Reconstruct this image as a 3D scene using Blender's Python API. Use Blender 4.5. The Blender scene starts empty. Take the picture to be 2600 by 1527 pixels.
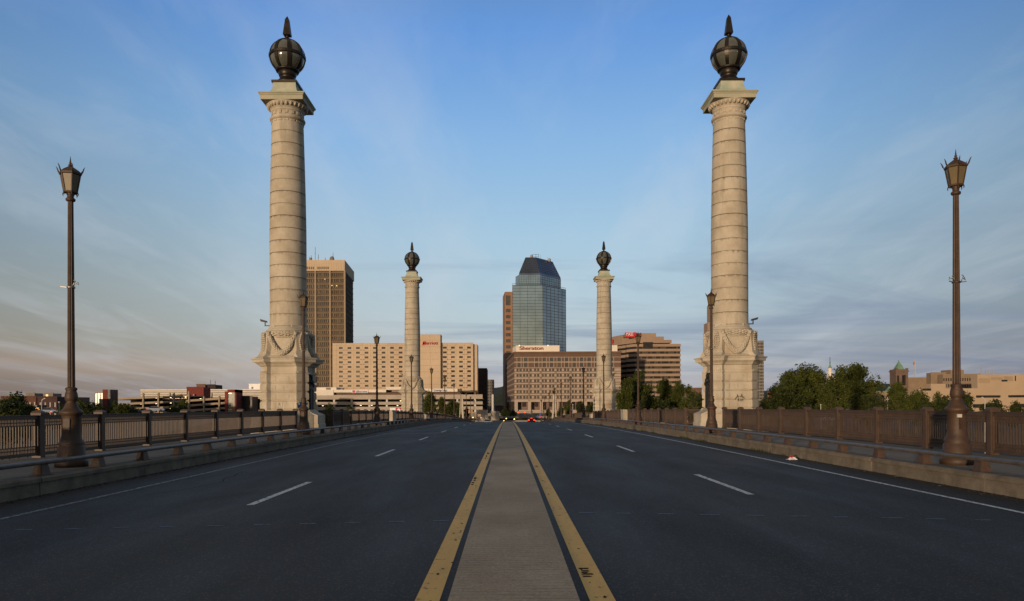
import bpy, math, random
from mathutils import Vector, Matrix
R = math.radians
random.seed(7)
sc = bpy.context.scene
COL = sc.collection

# ------------------------------------------------------------ camera
F = 1900.0; HC = 1.66; RHO = 0.0038
cam = bpy.data.cameras.new("camera"); camo = bpy.data.objects.new("camera", cam); COL.objects.link(camo)
sc.camera = camo
cam.sensor_width = 36; cam.lens = F/2600*36
cam.shift_x = 11/2600; cam.shift_y = 266.2/2600
cam.clip_start = 0.1; cam.clip_end = 9000
camo.location = (0, 0, HC); camo.rotation_euler = (math.pi/2, RHO, 0)

# ------------------------------------------------------------ sun and sky
SUN_EL, SUN_AZ = R(2.6), R(207)          # azimuth clockwise from +Y: low, behind the viewer to the left
sd = Vector((math.sin(SUN_AZ)*math.cos(SUN_EL), math.cos(SUN_AZ)*math.cos(SUN_EL), math.sin(SUN_EL)))
sl = bpy.data.lights.new("sun", 'SUN'); sl.energy = 3.1; sl.angle = R(0.9); sl.color = (1.0, 0.75, 0.51)
so = bpy.data.objects.new("sun", sl); COL.objects.link(so); so.rotation_euler = sd.to_track_quat('Z', 'Y').to_euler()

def srgb(r, g, b):
    f = lambda c: (c/255/12.92) if c/255 <= 0.04045 else ((c/255+0.055)/1.055)**2.4
    return (f(r), f(g), f(b), 1)

class NT:
    def __init__(s, nt): s.nt = nt; s.N = nt.nodes; s.L = nt.links
    def n(s, t, **kw):
        x = s.N.new(t)
        for k, v in kw.items():
            if k.startswith('i_'): x.inputs[k[2:].replace('_', ' ')].default_value = v
            else: setattr(x, k, v)
        return x
    def l(s, a, b): s.L.new(a, b)
    def math(s, op, a, b=None, c=None, clamp=False):
        x = s.N.new('ShaderNodeMath'); x.operation = op; x.use_clamp = clamp
        for i, v in enumerate((a, b, c)):
            if v is None: continue
            if isinstance(v, (int, float)): x.inputs[i].default_value = v
            else: s.L.new(v, x.inputs[i])
        return x.outputs[0]
    def mix(s, fac, a, b, mode='MIX'):
        x = s.N.new('ShaderNodeMix'); x.data_type = 'RGBA'; x.blend_type = mode
        for k, v in ((0, fac), (6, a), (7, b)):
            if isinstance(v, (int, float)): x.inputs[k].default_value = v
            elif isinstance(v, tuple): x.inputs[k].default_value = v if len(v) == 4 else (*v, 1)
            else: s.L.new(v, x.inputs[k])
        return x.outputs[2]
    def ramp(s, fac, stops):
        x = s.N.new('ShaderNodeValToRGB'); e = x.color_ramp.elements
        e[0].position, e[0].color = stops[0][0], stops[0][1]
        e[1].position, e[1].color = stops[-1][0], stops[-1][1]
        for p, c in stops[1:-1]:
            q = e.new(p); q.color = c
        s.L.new(fac, x.inputs[0]); return x.outputs[0]
    def maprange(s, v, a, b, c=0, d=1):
        x = s.N.new('ShaderNodeMapRange'); s.L.new(v, x.inputs[0])
        for i, k in enumerate((a, b, c, d)): x.inputs[i+1].default_value = k
        return x.outputs[0]

world = bpy.data.worlds.new("World"); sc.world = world; world.use_nodes = True
T = NT(world.node_tree); bg = T.N['Background']
sky = T.n('ShaderNodeTexSky', sky_type='NISHITA', sun_disc=False, sun_elevation=SUN_EL, sun_rotation=SUN_AZ)
tc = T.n('ShaderNodeTexCoord'); sep = T.n('ShaderNodeSeparateXYZ'); T.l(tc.outputs['Generated'], sep.inputs[0])
X_, Y_, Z_ = sep.outputs
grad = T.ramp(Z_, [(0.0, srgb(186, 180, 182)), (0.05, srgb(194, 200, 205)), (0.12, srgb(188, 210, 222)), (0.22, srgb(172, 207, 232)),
                   (0.33, srgb(142, 189, 236)), (0.45, srgb(104, 158, 228)), (0.52, srgb(100, 142, 198)), (0.62, srgb(138, 138, 138)), (1.0, srgb(150, 142, 132))])  # overhead stops, out of view, greyed to neutralise the ambient light on the road
# warmer, dimmer low sky towards the left (nearer to the sunset)
lf = T.math('MULTIPLY', T.maprange(X_, 0.0, -0.62), T.maprange(Z_, 0.36, 0.0))
warm = T.ramp(Z_, [(0.0, srgb(146, 130, 124)), (0.03, srgb(160, 144, 136)), (0.05, srgb(198, 168, 142)), (0.075, srgb(180, 168, 150)), (0.16, srgb(168, 172, 168)), (0.35, srgb(130, 162, 204))])
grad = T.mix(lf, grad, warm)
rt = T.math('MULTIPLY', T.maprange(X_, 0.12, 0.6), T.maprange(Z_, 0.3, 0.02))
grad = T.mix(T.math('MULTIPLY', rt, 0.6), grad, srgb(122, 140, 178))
dim = T.maprange(T.math('ABSOLUTE', X_), 0.22, 0.62, 1.0, 0.60)  # sky colour dimmed towards both sides, standing in for lens vignetting
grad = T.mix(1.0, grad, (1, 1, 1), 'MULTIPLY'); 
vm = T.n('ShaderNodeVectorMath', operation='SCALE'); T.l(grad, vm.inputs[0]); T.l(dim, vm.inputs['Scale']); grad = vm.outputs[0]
# cirrus: streaks on a plane high above
den = T.math('ADD', Z_, 0.10)
px_ = T.math('DIVIDE', X_, den); py_ = T.math('DIVIDE', Y_, den)
cmb = T.n('ShaderNodeCombineXYZ'); T.l(px_, cmb.inputs[0]); T.l(py_, cmb.inputs[1])
def cloud(rot, scale, sx, sy, lo, hi, detail=7, dist=0.6, off=(0, 0, 0)):
    mp = T.n('ShaderNodeMapping'); mp.inputs['Rotation'].default_value = (0, 0, rot); mp.inputs['Scale'].default_value = (sx, sy, 1)
    mp.inputs['Location'].default_value = off
    T.l(cmb.outputs[0], mp.inputs[0])
    nz = T.n('ShaderNodeTexNoise'); nz.inputs['Scale'].default_value = scale; nz.inputs['Detail'].default_value = detail
    nz.inputs['Roughness'].default_value = 0.58; nz.inputs['Distortion'].default_value = dist
    T.l(mp.outputs[0], nz.inputs['Vector'])
    return T.maprange(nz.outputs['Fac'], lo, hi)
c1 = cloud(R(35), 0.9, 1.6, 0.45, 0.50, 0.78)
grad = T.mix(T.math('MULTIPLY', c1, 0.30), grad, srgb(208, 216, 228))
c1b = cloud(R(-12), 2.0, 1.3, 0.35, 0.48, 0.78, 8, 0.9, (3, 2, 0))
grad = T.mix(T.math('MULTIPLY', T.math('MULTIPLY', c1b, 0.26), T.maprange(Z_, 0.50, 0.3)), grad, srgb(215, 222, 232))
c2 = cloud(R(12), 0.55, 0.55, 1.5, 0.46, 0.66, 6, 1.2, (7, 1, 0))
m2 = T.math('MULTIPLY', T.math('MULTIPLY', T.math('MULTIPLY', c2, T.maprange(X_, -0.35, 0.05, 0.25, 1.0)), T.maprange(Z_, 0.27, 0.15)), T.maprange(Z_, 0.0, 0.05))
grad = T.mix(T.math('MULTIPLY', m2, 0.58), grad, srgb(118, 138, 172))
c3 = cloud(R(-8), 0.5, 0.5, 1.2, 0.52, 0.74, 6, 0.8, (1, 5, 0))
m3 = T.math('MULTIPLY', T.math('MULTIPLY', T.math('MULTIPLY', c3, T.maprange(X_, -0.4, 0.1, 0.12, 1.0)), T.maprange(Z_, 0.2, 0.08)), 0.45)
grad = T.mix(m3, grad, srgb(196, 196, 204))
nsc = T.n('ShaderNodeVectorMath', operation='SCALE'); nsc.inputs['Scale'].default_value = 0.12; T.l(sky.outputs[0], nsc.inputs[0])
# behind the viewer the plain low-sun sky takes over
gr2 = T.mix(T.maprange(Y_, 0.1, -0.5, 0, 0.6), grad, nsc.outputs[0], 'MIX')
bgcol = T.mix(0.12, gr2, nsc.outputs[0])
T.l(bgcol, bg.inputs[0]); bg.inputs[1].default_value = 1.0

vs = sc.view_settings; vs.view_transform = 'Standard'; vs.look = 'None'; vs.exposure = 0; vs.gamma = 1
sc.cycles.use_denoising = True; sc.cycles.max_bounces = 6

# ------------------------------------------------------------ helpers
def tag(o, label=None, cat=None, group=None, kind=None):
    if label: o['label'] = label
    if cat: o['category'] = cat
    if group: o['group'] = group
    if kind: o['kind'] = kind
    return o
def empty(name, loc, rz=0, **kw):
    o = bpy.data.objects.new(name, None); COL.objects.link(o); o.location = loc; o.rotation_euler = (0, 0, rz); o.empty_display_size = 0.3
    return tag(o, **kw)
class MB:
    def __init__(s): s.v = []; s.f = []; s.sm = []
    def add(s, vs, fs, smooth=False):
        n = len(s.v); s.v += [tuple(p) for p in vs]; s.f += [tuple(i+n for i in q) for q in fs]; s.sm += [smooth]*len(fs); return s
    def box(s, x0, x1, y0, y1, z0, z1):
        return s.add([(x0,y0,z0),(x1,y0,z0),(x1,y1,z0),(x0,y1,z0),(x0,y0,z1),(x1,y0,z1),(x1,y1,z1),(x0,y1,z1)],
                     [(3,2,1,0),(4,5,6,7),(0,1,5,4),(1,2,6,5),(2,3,7,6),(3,0,4,7)])
    def loft(s, rings, smooth=False, cap=True):
        n = len(rings[0]); vs = [p for r in rings for p in r]; fs = []
        for k in range(len(rings)-1):
            for i in range(n):
                j = (i+1) % n; fs.append((k*n+i, k*n+j, (k+1)*n+j, (k+1)*n+i))
        s.add(vs, fs, smooth)
        if cap:
            b = len(s.v)-len(vs)
            s.f.append(tuple(b+i for i in reversed(range(n)))); s.f.append(tuple(b+(len(rings)-1)*n+i for i in range(n))); s.sm += [False, False]
        return s
    def lathe(s, prof, n=24, cx=0, cy=0, smooth=True, cap=True, ph=0):
        return s.loft([[(cx+r*math.cos(ph+2*math.pi*i/n), cy+r*math.sin(ph+2*math.pi*i/n), z) for i in range(n)] for z, r in prof], smooth, cap)
    def prism(s, poly, z0, z1): return s.loft([[(x, y, z0) for x, y in poly], [(x, y, z1) for x, y in poly]])
    def tube(s, pts, rad, n=8, smooth=True):
        pts = [Vector(p) for p in pts]
        if isinstance(rad, (int, float)): rad = [rad]*len(pts)
        rings = []
        for i, p in enumerate(pts):
            d = (pts[min(i+1, len(pts)-1)]-pts[max(i-1, 0)]).normalized()
            up = Vector((0, 0, 1)) if abs(d.z) < 0.9 else Vector((0, 1, 0))
            a = d.cross(up).normalized(); b = a.cross(d).normalized()
            rings.append([tuple(p+rad[i]*(math.cos(t)*a+math.sin(t)*b)) for t in [2*math.pi*k/n for k in range(n)]])
        return s.loft(rings, smooth)
    def blob(s, c, r, ax=None, n=6):
        # small faceted ellipsoid; r=(rx,ry,rz), ax = 3x3 orientation
        vs = []; fs = []
        rows = [(-0.75, 0.66), (0, 1), (0.75, 0.66)]
        M_ = ax or Matrix.Identity(3); c = Vector(c)
        for z, q in rows:
            for i in range(n):
                t = 2*math.pi*i/n
                vs.append(c+M_@Vector((r[0]*q*math.cos(t), r[1]*q*math.sin(t), r[2]*z)))
        vs.append(c+M_@Vector((0, 0, -r[2]))); vs.append(c+M_@Vector((0, 0, r[2])))
        for k in range(2):
            for i in range(n):
                j = (i+1) % n; fs.append((k*n+i, k*n+j, (k+1)*n+j, (k+1)*n+i))
        for i in range(n):
            j = (i+1) % n; fs.append((3*n, j, i)); fs.append((3*n+1, 2*n+i, 2*n+j))
        return s.add(vs, fs, True)
    def bar(s, p, q, w, h=None):
        p = Vector(p); q = Vector(q); d = (q-p).normalized(); h = h or w
        up = Vector((0, 0, 1)) if abs(d.z) < 0.95 else Vector((0, 1, 0))
        a = d.cross(up).normalized()*w/2; b = a.cross(d).normalized()*h/2
        return s.loft([[tuple(e+x*a+y*b) for x, y in ((-1,-1),(1,-1),(1,1),(-1,1))] for e in (p, q)])
    def quad(s, a, b, c, d): return s.add([a, b, c, d], [(0, 1, 2, 3)])
    def build(s, name, mat, parent=None, world_coords=True, **kw):
        me = bpy.data.meshes.new(name)
        off = Vector(parent.location) if (parent is not None and world_coords and parent.parent is None) else Vector((0, 0, 0))
        if parent is not None and world_coords and parent.parent is not None: off = Vector(parent.parent.location)
        me.from_pydata([(x-off.x, y-off.y, z-off.z) for x, y, z in s.v], [], s.f)
        me.polygons.foreach_set('use_smooth', s.sm); me.materials.append(mat); me.update()
        o = bpy.data.objects.new(name, me); COL.objects.link(o)
        if parent is not None: o.parent = parent
        return tag(o, **kw)
def copy_tree(o, parent=None):
    c = o.copy(); COL.objects.link(c)
    if parent: c.parent = parent
    for ch in KIDS(o): copy_tree(ch, c)
    return c
def KIDS(o): return [x for x in o.children]
def inst(name, me, loc, parent, rz=0, sc_=None):
    o = bpy.data.objects.new(name, me); COL.objects.link(o); o.location = loc; o.parent = parent
    if rz: o.rotation_euler = (0, 0, rz)
    if sc_: o.scale = sc_
    return o

# ------------------------------------------------------------ materials
def mat(name, col, rough=0.85, var=0.25, vs_=1.0, bump=0.0, bs=8.0, metal=0.0, col2=None, spec=0.5, streak=False):
    m = bpy.data.materials.new(name); m.use_nodes = True; t = NT(m.node_tree); b = t.N['Principled BSDF']
    b.inputs['Roughness'].default_value = rough; b.inputs['Metallic'].default_value = metal; b.inputs['Specular IOR Level'].default_value = spec
    g = t.n('ShaderNodeNewGeometry'); mp = t.n('ShaderNodeMapping'); t.l(g.outputs['Position'], mp.inputs[0])
    if streak: mp.inputs['Scale'].default_value = (1, 1, 0.15)
    nz = t.n('ShaderNodeTexNoise'); nz.inputs['Scale'].default_value = vs_; nz.inputs['Detail'].default_value = 8; nz.inputs['Roughness'].default_value = 0.65
    t.l(mp.outputs[0], nz.inputs['Vector'])
    f = t.maprange(nz.outputs['Fac'], 0.3, 0.7)
    a = (*col, 1); c2 = (*col2, 1) if col2 else (*[c*(1-var) for c in col], 1)
    a2 = a if col2 else (*[min(1, c*(1+var*0.4)) for c in col], 1)
    t.l(t.mix(f, c2, a2), b.inputs['Base Color'])
    if bump:
        n2 = t.n('ShaderNodeTexNoise'); n2.inputs['Scale'].default_value = bs; n2.inputs['Detail'].default_value = 6; t.l(g.outputs['Position'], n2.inputs['Vector'])
        bp = t.n('ShaderNodeBump'); bp.inputs['Strength'].default_value = bump; bp.inputs['Distance'].default_value = 0.02
        t.l(n2.outputs['Fac'], bp.inputs['Height']); t.l(bp.outputs[0], b.inputs['Normal'])
    m['t'] = 1
    return m
def emis(name, col, st):
    m = bpy.data.materials.new(name); m.use_nodes = True; b = m.node_tree.nodes['Principled BSDF']
    b.inputs['Base Color'].default_value = (*col, 1); b.inputs['Emission Color'].default_value = (*col, 1); b.inputs['Emission Strength'].default_value = st
    return m

def stone_mat():
    m = bpy.data.materials.new("weathered_stone"); m.use_nodes = True; t = NT(m.node_tree); b = t.N['Principled BSDF']
    b.inputs['Roughness'].default_value = 0.9
    g = t.n('ShaderNodeNewGeometry'); P = g.outputs['Position']
    def noise(sc_, sx=1, sz=1, det=8, ro=0.6):
        mp = t.n('ShaderNodeMapping'); mp.inputs['Scale'].default_value = (sx, sx, sz); t.l(P, mp.inputs[0])
        n = t.n('ShaderNodeTexNoise'); n.inputs['Scale'].default_value = sc_; n.inputs['Detail'].default_value = det; n.inputs['Roughness'].default_value = ro
        t.l(mp.outputs[0], n.inputs['Vector']); return n.outputs['Fac']
    c = t.mix(t.maprange(noise(0.9), 0.35, 0.65), (0.39, 0.335, 0.25), (0.53, 0.475, 0.375))
    c = t.mix(t.math('MULTIPLY', t.maprange(noise(1.6, 1.0, 0.12), 0.54, 0.74), 0.55), c, (0.20, 0.17, 0.12))
    c = t.mix(t.math('MULTIPLY', t.maprange(noise(9.0), 0.5, 0.75), 0.3), c, (0.28, 0.24, 0.18))
    t.l(c, b.inputs['Base Color'])
    bp = t.n('ShaderNodeBump'); bp.inputs['Strength'].default_value = 0.4; bp.inputs['Distance'].default_value = 0.02
    t.l(noise(14), bp.inputs['Height']); t.l(bp.outputs[0], b.inputs['Normal'])
    return m

def shaft_mat():
    # drum joints are real grooves; dirt hangs under them as irregular stains
    m = stone_mat(); m.name = "column_drum_stone"; t = NT(m.node_tree); b = t.N['Principled BSDF']
    tc = t.n('ShaderNodeTexCoord'); sp = t.n('ShaderNodeSeparateXYZ'); t.l(tc.outputs['Object'], sp.inputs[0])
    old = b.inputs['Base Color'].links[0].from_socket
    h = t.math('SUBTRACT', sp.outputs[2], 6.60); q = t.math('DIVIDE', h, 0.7942)
    fr = t.math('FRACT', q); idx = t.math('FLOOR', q)
    ang = t.math('ARCTAN2', sp.outputs[1], sp.outputs[0])
    cb = t.n('ShaderNodeCombineXYZ'); t.l(t.math('MULTIPLY', ang, 3.0), cb.inputs[0]); t.l(t.math('MULTIPLY', idx, 7.31), cb.inputs[1])
    n = t.n('ShaderNodeTexNoise'); n.inputs['Scale'].default_value = 2.2; n.inputs['Detail'].default_value = 6; t.l(cb.outputs[0], n.inputs['Vector'])
    dep = t.maprange(n.outputs['Fac'], 0.4, 0.75, 0.03, 0.40)
    s = t.math('SUBTRACT', 1.0, t.math('DIVIDE', t.math('SUBTRACT', 1.0, fr), dep), clamp=True)
    oi = t.n('ShaderNodeObjectInfo'); wn = t.n('ShaderNodeTexWhiteNoise'); wn.noise_dimensions = '1D'; t.l(t.math('ADD', idx, t.math('MULTIPLY', oi.outputs['Random'], 91.0)), wn.inputs['W'])
    s = t.math('MULTIPLY', s, t.maprange(wn.outputs['Value'], 0.1, 0.9, 0.30, 0.9))
    c = t.mix(s, old, (0.11, 0.085, 0.05))
    jl = t.math('LESS_THAN', t.math('MINIMUM', fr, t.math('SUBTRACT', 1.0, fr)), 0.024)
    wn2 = t.n('ShaderNodeTexWhiteNoise'); wn2.noise_dimensions = '1D'; t.l(t.math('ADD', t.math('FLOOR', t.math('ADD', q, 0.5)), t.math('MULTIPLY', oi.outputs['Random'], 57.0)), wn2.inputs['W'])
    c = t.mix(t.math('MULTIPLY', jl, t.maprange(wn2.outputs['Value'], 0.0, 1.0, 0.1, 0.9)), c, (0.07, 0.052, 0.032))
    # a tone of its own for each drum
    c = t.mix(t.math('MULTIPLY', wn.outputs['Value'], 0.22), c, (0.36, 0.30, 0.22))
    # verdigris run below the copper cap
    cb2 = t.n('ShaderNodeCombineXYZ'); t.l(t.math('MULTIPLY', ang, 4.0), cb2.inputs[0])
    n2 = t.n('ShaderNodeTexNoise'); n2.inputs['Scale'].default_value = 1.7; n2.inputs['Detail'].default_value = 5; t.l(cb2.outputs[0], n2.inputs['Vector'])
    gm = t.math('MULTIPLY', t.maprange(n2.outputs['Fac'], 0.56, 0.66), t.maprange(sp.outputs[2], 15.0, 21.0, 0, 0.5))
    c = t.mix(gm, c, (0.20, 0.33, 0.26))
    t.l(c, b.inputs['Base Color']); return m

def asphalt_mat():
    m = bpy.data.materials.new("worn_asphalt"); m.use_nodes = True; t = NT(m.node_tree); b = t.N['Principled BSDF']
    g = t.n('ShaderNodeNewGeometry'); P = g.outputs['Position']
    def noise(sc_, s=(1, 1, 1), det=5, ro=0.6, dist=0):
        mp = t.n('ShaderNodeMapping'); mp.inputs['Scale'].default_value = s; t.l(P, mp.inputs[0])
        n = t.n('ShaderNodeTexNoise'); n.inputs['Scale'].default_value = sc_; n.inputs['Detail'].default_value = det; n.inputs['Roughness'].default_value = ro; n.inputs['Distortion'].default_value = dist
        t.l(mp.outputs[0], n.inputs['Vector']); return n.outputs['Fac']
    c = t.mix(t.maprange(noise(0.5, (1, 0.25, 1), 8), 0.3, 0.7), (0.0125, 0.0112, 0.0095), (0.030, 0.0272, 0.0235))
    c = t.mix(t.math('MULTIPLY', t.maprange(noise(1.1, (1, 0.12, 1), 6), 0.50, 0.66), 0.8), c, (0.009, 0.009, 0.009))
    c = t.mix(t.math('MULTIPLY', t.maprange(noise(0.23, (1, 0.3, 1), 4), 0.50, 0.60), 0.5), c, (0.036, 0.034, 0.031))
    # aggregate: pale chips
    v = t.n('ShaderNodeTexVoronoi'); v.inputs['Scale'].default_value = 42; t.l(P, v.inputs['Vector'])
    wc = t.n('ShaderNodeSeparateColor'); t.l(v.outputs['Color'], wc.inputs[0])
    chip = t.math('MULTIPLY', t.math('GREATER_THAN', wc.outputs[0], 0.74), t.math('LESS_THAN', v.outputs['Distance'], 0.42))
    c = t.mix(t.math('MULTIPLY', chip, 0.5), c, (0.16, 0.145, 0.12))
    c = t.mix(t.math('MULTIPLY', t.maprange(noise(120, det=2), 0.45, 0.7), 0.5), c, (0.085, 0.083, 0.078))
    # cracks sealed dark
    t.l(c, b.inputs['Base Color'])
    t.l(t.maprange(noise(0.8, (1, 0.2, 1)), 0.3, 0.7, 0.62, 0.8), b.inputs['Roughness']); b.inputs['Specular IOR Level'].default_value = 0.22
    bp = t.n('ShaderNodeBump'); bp.inputs['Strength'].default_value = 0.6; bp.inputs['Distance'].default_value = 0.006
    t.l(noise(60, det=4), bp.inputs['Height']); t.l(bp.outputs[0], b.inputs['Normal'])
    return m

def paint_mat(name, col, lo=0.40, hi=0.52, sc_=6.0, sy=0.25, under=(0.04, 0.04, 0.04)):
    m = bpy.data.materials.new(name); m.use_nodes = True; t = NT(m.node_tree); b = t.N['Principled BSDF']; b.inputs['Roughness'].default_value = 0.7
    g = t.n('ShaderNodeNewGeometry'); P = g.outputs['Position']
    def noise(sc_, s=(1, 1, 1), det=6):
        mp = t.n('ShaderNodeMapping'); mp.inputs['Scale'].default_value = s; t.l(P, mp.inputs[0])
        n = t.n('ShaderNodeTexNoise'); n.inputs['Scale'].default_value = sc_; n.inputs['Detail'].default_value = det; n.inputs['Roughness'].default_value = 0.7
        t.l(mp.outputs[0], n.inputs['Vector']); return n.outputs['Fac']
    c = t.mix(t.maprange(noise(2.5, (1, sy, 1)), 0.3, 0.7), tuple(x*0.78 for x in col), col)
    w = t.maprange(noise(sc_, (1, 1, 1)), lo, hi, 1, 0)
    c = t.mix(w, c, under)
    c = t.mix(t.maprange(noise(30), 0.62, 0.7, 0, 0.8), c, under)
    t.l(c, b.inputs['Base Color']); return m

def median_mat():
    m = bpy.data.materials.new("grooved_concrete"); m.use_nodes = True; t = NT(m.node_tree); b = t.N['Principled BSDF']; b.inputs['Roughness'].default_value = 0.9
    g = t.n('ShaderNodeNewGeometry'); P = g.outputs['Position']
    def noise(sc_, s=(1, 1, 1), det=6):
        mp = t.n('ShaderNodeMapping'); mp.inputs['Scale'].default_value = s; t.l(P, mp.inputs[0])
        n = t.n('ShaderNodeTexNoise'); n.inputs['Scale'].default_value = sc_; n.inputs['Detail'].default_value = det
        t.l(mp.outputs[0], n.inputs['Vector']); return n.outputs['Fac']
    sp = t.n('ShaderNodeSeparateXYZ'); t.l(P, sp.inputs[0])
    yy = t.math('ADD', sp.outputs[1], t.math('MULTIPLY', noise(1.3), 0.06))
    fr = t.math('FRACT', t.math('MULTIPLY', yy, 9.0))
    gr = t.math('LESS_THAN', t.math('ABSOLUTE', t.math('SUBTRACT', fr, 0.5)), 0.17)
    gr = t.math('MULTIPLY', gr, t.math('MULTIPLY', t.maprange(noise(5, (0.6, 3, 1)), 0.35, 0.6, 0.0, 1.0), t.maprange(noise(0.6, (1, 1, 1)), 0.35, 0.65, 0.35, 1.0)))
    c = t.mix(t.maprange(noise(0.8, (1, 0.5, 1), 8), 0.3, 0.7), (0.34, 0.25, 0.155), (0.52, 0.41, 0.28))
    c = t.mix(t.math('MULTIPLY', t.maprange(noise(30), 0.4, 0.7), 0.4), c, (0.11, 0.085, 0.065))
    c = t.mix(t.math('MULTIPLY', gr, 0.42), c, (0.085, 0.062, 0.045))
    t.l(c, b.inputs['Base Color'])
    bp = t.n('ShaderNodeBump'); bp.inputs['Strength'].default_value = 0.5; bp.inputs['Distance'].default_value = 0.01
    h = t.math('SUBTRACT', noise(40), gr); t.l(h, bp.inputs['Height']); t.l(bp.outputs[0], b.inputs['Normal'])
    return m

def leaf_mat(name, a, b_, c_):
    m = bpy.data.materials.new(name); m.use_nodes = True; t = NT(m.node_tree); b = t.N['Principled BSDF']; b.inputs['Roughness'].default_value = 0.6
    b.inputs['Specular IOR Level'].default_value = 0.25
    g = t.n('ShaderNodeNewGeometry'); oi = t.n('ShaderNodeObjectInfo')
    n = t.n('ShaderNodeTexNoise'); n.inputs['Scale'].default_value = 0.45; n.inputs['Detail'].default_value = 3; t.l(g.outputs['Position'], n.inputs['Vector'])
    c = t.mix(t.maprange(n.outputs['Fac'], 0.38, 0.62), (*a, 1), (*b_, 1))
    c = t.mix(t.math('MULTIPLY', g.outputs['Random Per Island'], 0.55), c, (*c_, 1))
    t.l(c, b.inputs['Base Color'])
    tr = t.n('ShaderNodeBsdfTranslucent'); t.l(c, tr.inputs[0]); mx = t.n('ShaderNodeMixShader'); mx.inputs[0].default_value = 0.25
    out = t.N['Material Output']; t.l(b.outputs[0], mx.inputs[1]); t.l(tr.outputs[0], mx.inputs[2]); t.l(mx.outputs[0], out.inputs[0])
    return m
def glass_mat(name, col, rough=0.12, metal=0.0, var=0.4, vs_=0.3, bump=0.0):
    m = mat(name, col, rough, var, vs_, 0, 1, metal, spec=0.8 if metal or rough < .14 else 0.3)
    if bump:
        t = NT(m.node_tree); b = t.N['Principled BSDF']; g = t.n('ShaderNodeNewGeometry')
        n2 = t.n('ShaderNodeTexNoise'); n2.inputs['Scale'].default_value = 0.12; n2.inputs['Detail'].default_value = 2; t.l(g.outputs['Position'], n2.inputs['Vector'])
        bp = t.n('ShaderNodeBump'); bp.inputs['Strength'].default_value = bump; bp.inputs['Distance'].default_value = 1.0
        t.l(n2.outputs['Fac'], bp.inputs['Height']); t.l(bp.outputs[0], b.inputs['Normal'])
    return m

STONE = stone_mat(); SHAFT = shaft_mat(); ASPH = asphalt_mat()
YEL = paint_mat("yellow_road_paint", (0.85, 0.49, 0.10), 0.34, 0.40, 7.0)
WHT = paint_mat("white_road_paint", (0.80, 0.79, 0.75), 0.40, 0.50, 14.0)
WHTW = paint_mat("worn_white_paint", (0.34, 0.34, 0.33), 0.46, 0.56, 12.0)
BLUEP = paint_mat("faint_blue_paint", (0.09, 0.12, 0.18), 0.42, 0.52, 9.0)
TAR = mat("tar_patch", (0.012, 0.012, 0.011), 0.95, spec=0.1)
MEDC = median_mat()
KERB = mat("kerb_granite", (0.17, 0.14, 0.10), 0.9, 0.5, 2.2, 0.5, 25)
WALKC = mat("pavement_concrete", (0.20, 0.165, 0.125), 0.9, 0.3, 0.8, 0.3, 30)
RAILP = mat("brown_railing_paint", (0.075, 0.046, 0.030), 0.55, 0.35, 3.0, 0.15, 40)
LAMPP = mat("brown_lamp_paint", (0.062, 0.032, 0.016), 0.6, 0.45, 4.0, 0.15, 30)
GUARDT = mat("guard_beam_metal", (0.105, 0.088, 0.072), 0.5, 0.5, 5.0, 0.2, 40)
GUARDP = mat("guard_post_paint", (0.075, 0.043, 0.027), 0.6, 0.5, 6.0, 0.2, 30)
LGLASS = mat("lamp_frosted_pane", (0.15, 0.115, 0.055), 0.35, 0.3, 2.0)
BRONZE = mat("dark_bronze", (0.036, 0.028, 0.020), 0.42, 0.5, 3.0, 0.1, 20, metal=0.6)
GGLASS = mat("globe_glass", (0.105, 0.11, 0.092), 0.10, 0.35, 1.5, spec=0.8)
COPPER = mat("verdigris_stone", (0.24, 0.33, 0.25), 0.85, 0.3, 1.2, col2=(0.50, 0.47, 0.36))
PLAQ = mat("dark_bronze_plaque", (0.035, 0.036, 0.034), 0.5, 0.5, 3.0, 0.3, 12, metal=0.5)
BLACKM = mat("black_metal", (0.015, 0.015, 0.017), 0.5)
CHALK = mat("chalk_paint", (0.62, 0.56, 0.44), 0.9)
SPRAYB = mat("blue_spray_paint", (0.02, 0.06, 0.16), 0.7)
SPRAYK = mat("black_spray_paint", (0.03, 0.027, 0.025), 0.7)
BARK = mat("tree_bark", (0.12, 0.085, 0.055), 0.9, 0.4, 3)
LEAF1 = leaf_mat("green_leaves", (0.016, 0.032, 0.007), (0.068, 0.094, 0.016), (0.13, 0.125, 0.018))
LEAF2 = leaf_mat("dark_leaves", (0.012, 0.022, 0.006), (0.045, 0.062, 0.012), (0.08, 0.085, 0.016))
GROUND = mat("city_ground", (0.085, 0.078, 0.065), 0.95, 0.4, 0.05)
WATERM = mat("river_water", (0.018, 0.018, 0.014), 0.55, 0.4, 0.05, 0.3, 1.5, spec=0.12)
HILLM = mat("wooded_hill", (0.022, 0.030, 0.012), 0.95, 0.6, 0.05, 1.0, 0.2)

CX = 0.07
def D(y): return 1e-4*max(0.0, y-20)**2 if y < 236 else 4.666+(1-math.exp(-(y-236)/20))*0.95
def zr(y): return -D(y)
def Pw(x, y, d):
    u = x-1289; w = 1029.7-y
    return ((u+RHO*w)*d/F, HC+(w-RHO*u)*d/F)
def PX(x, d, y=1000): return Pw(x, y, d)[0]
def PZ(y, d, x=1289): return Pw(x, y, d)[1]

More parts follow.
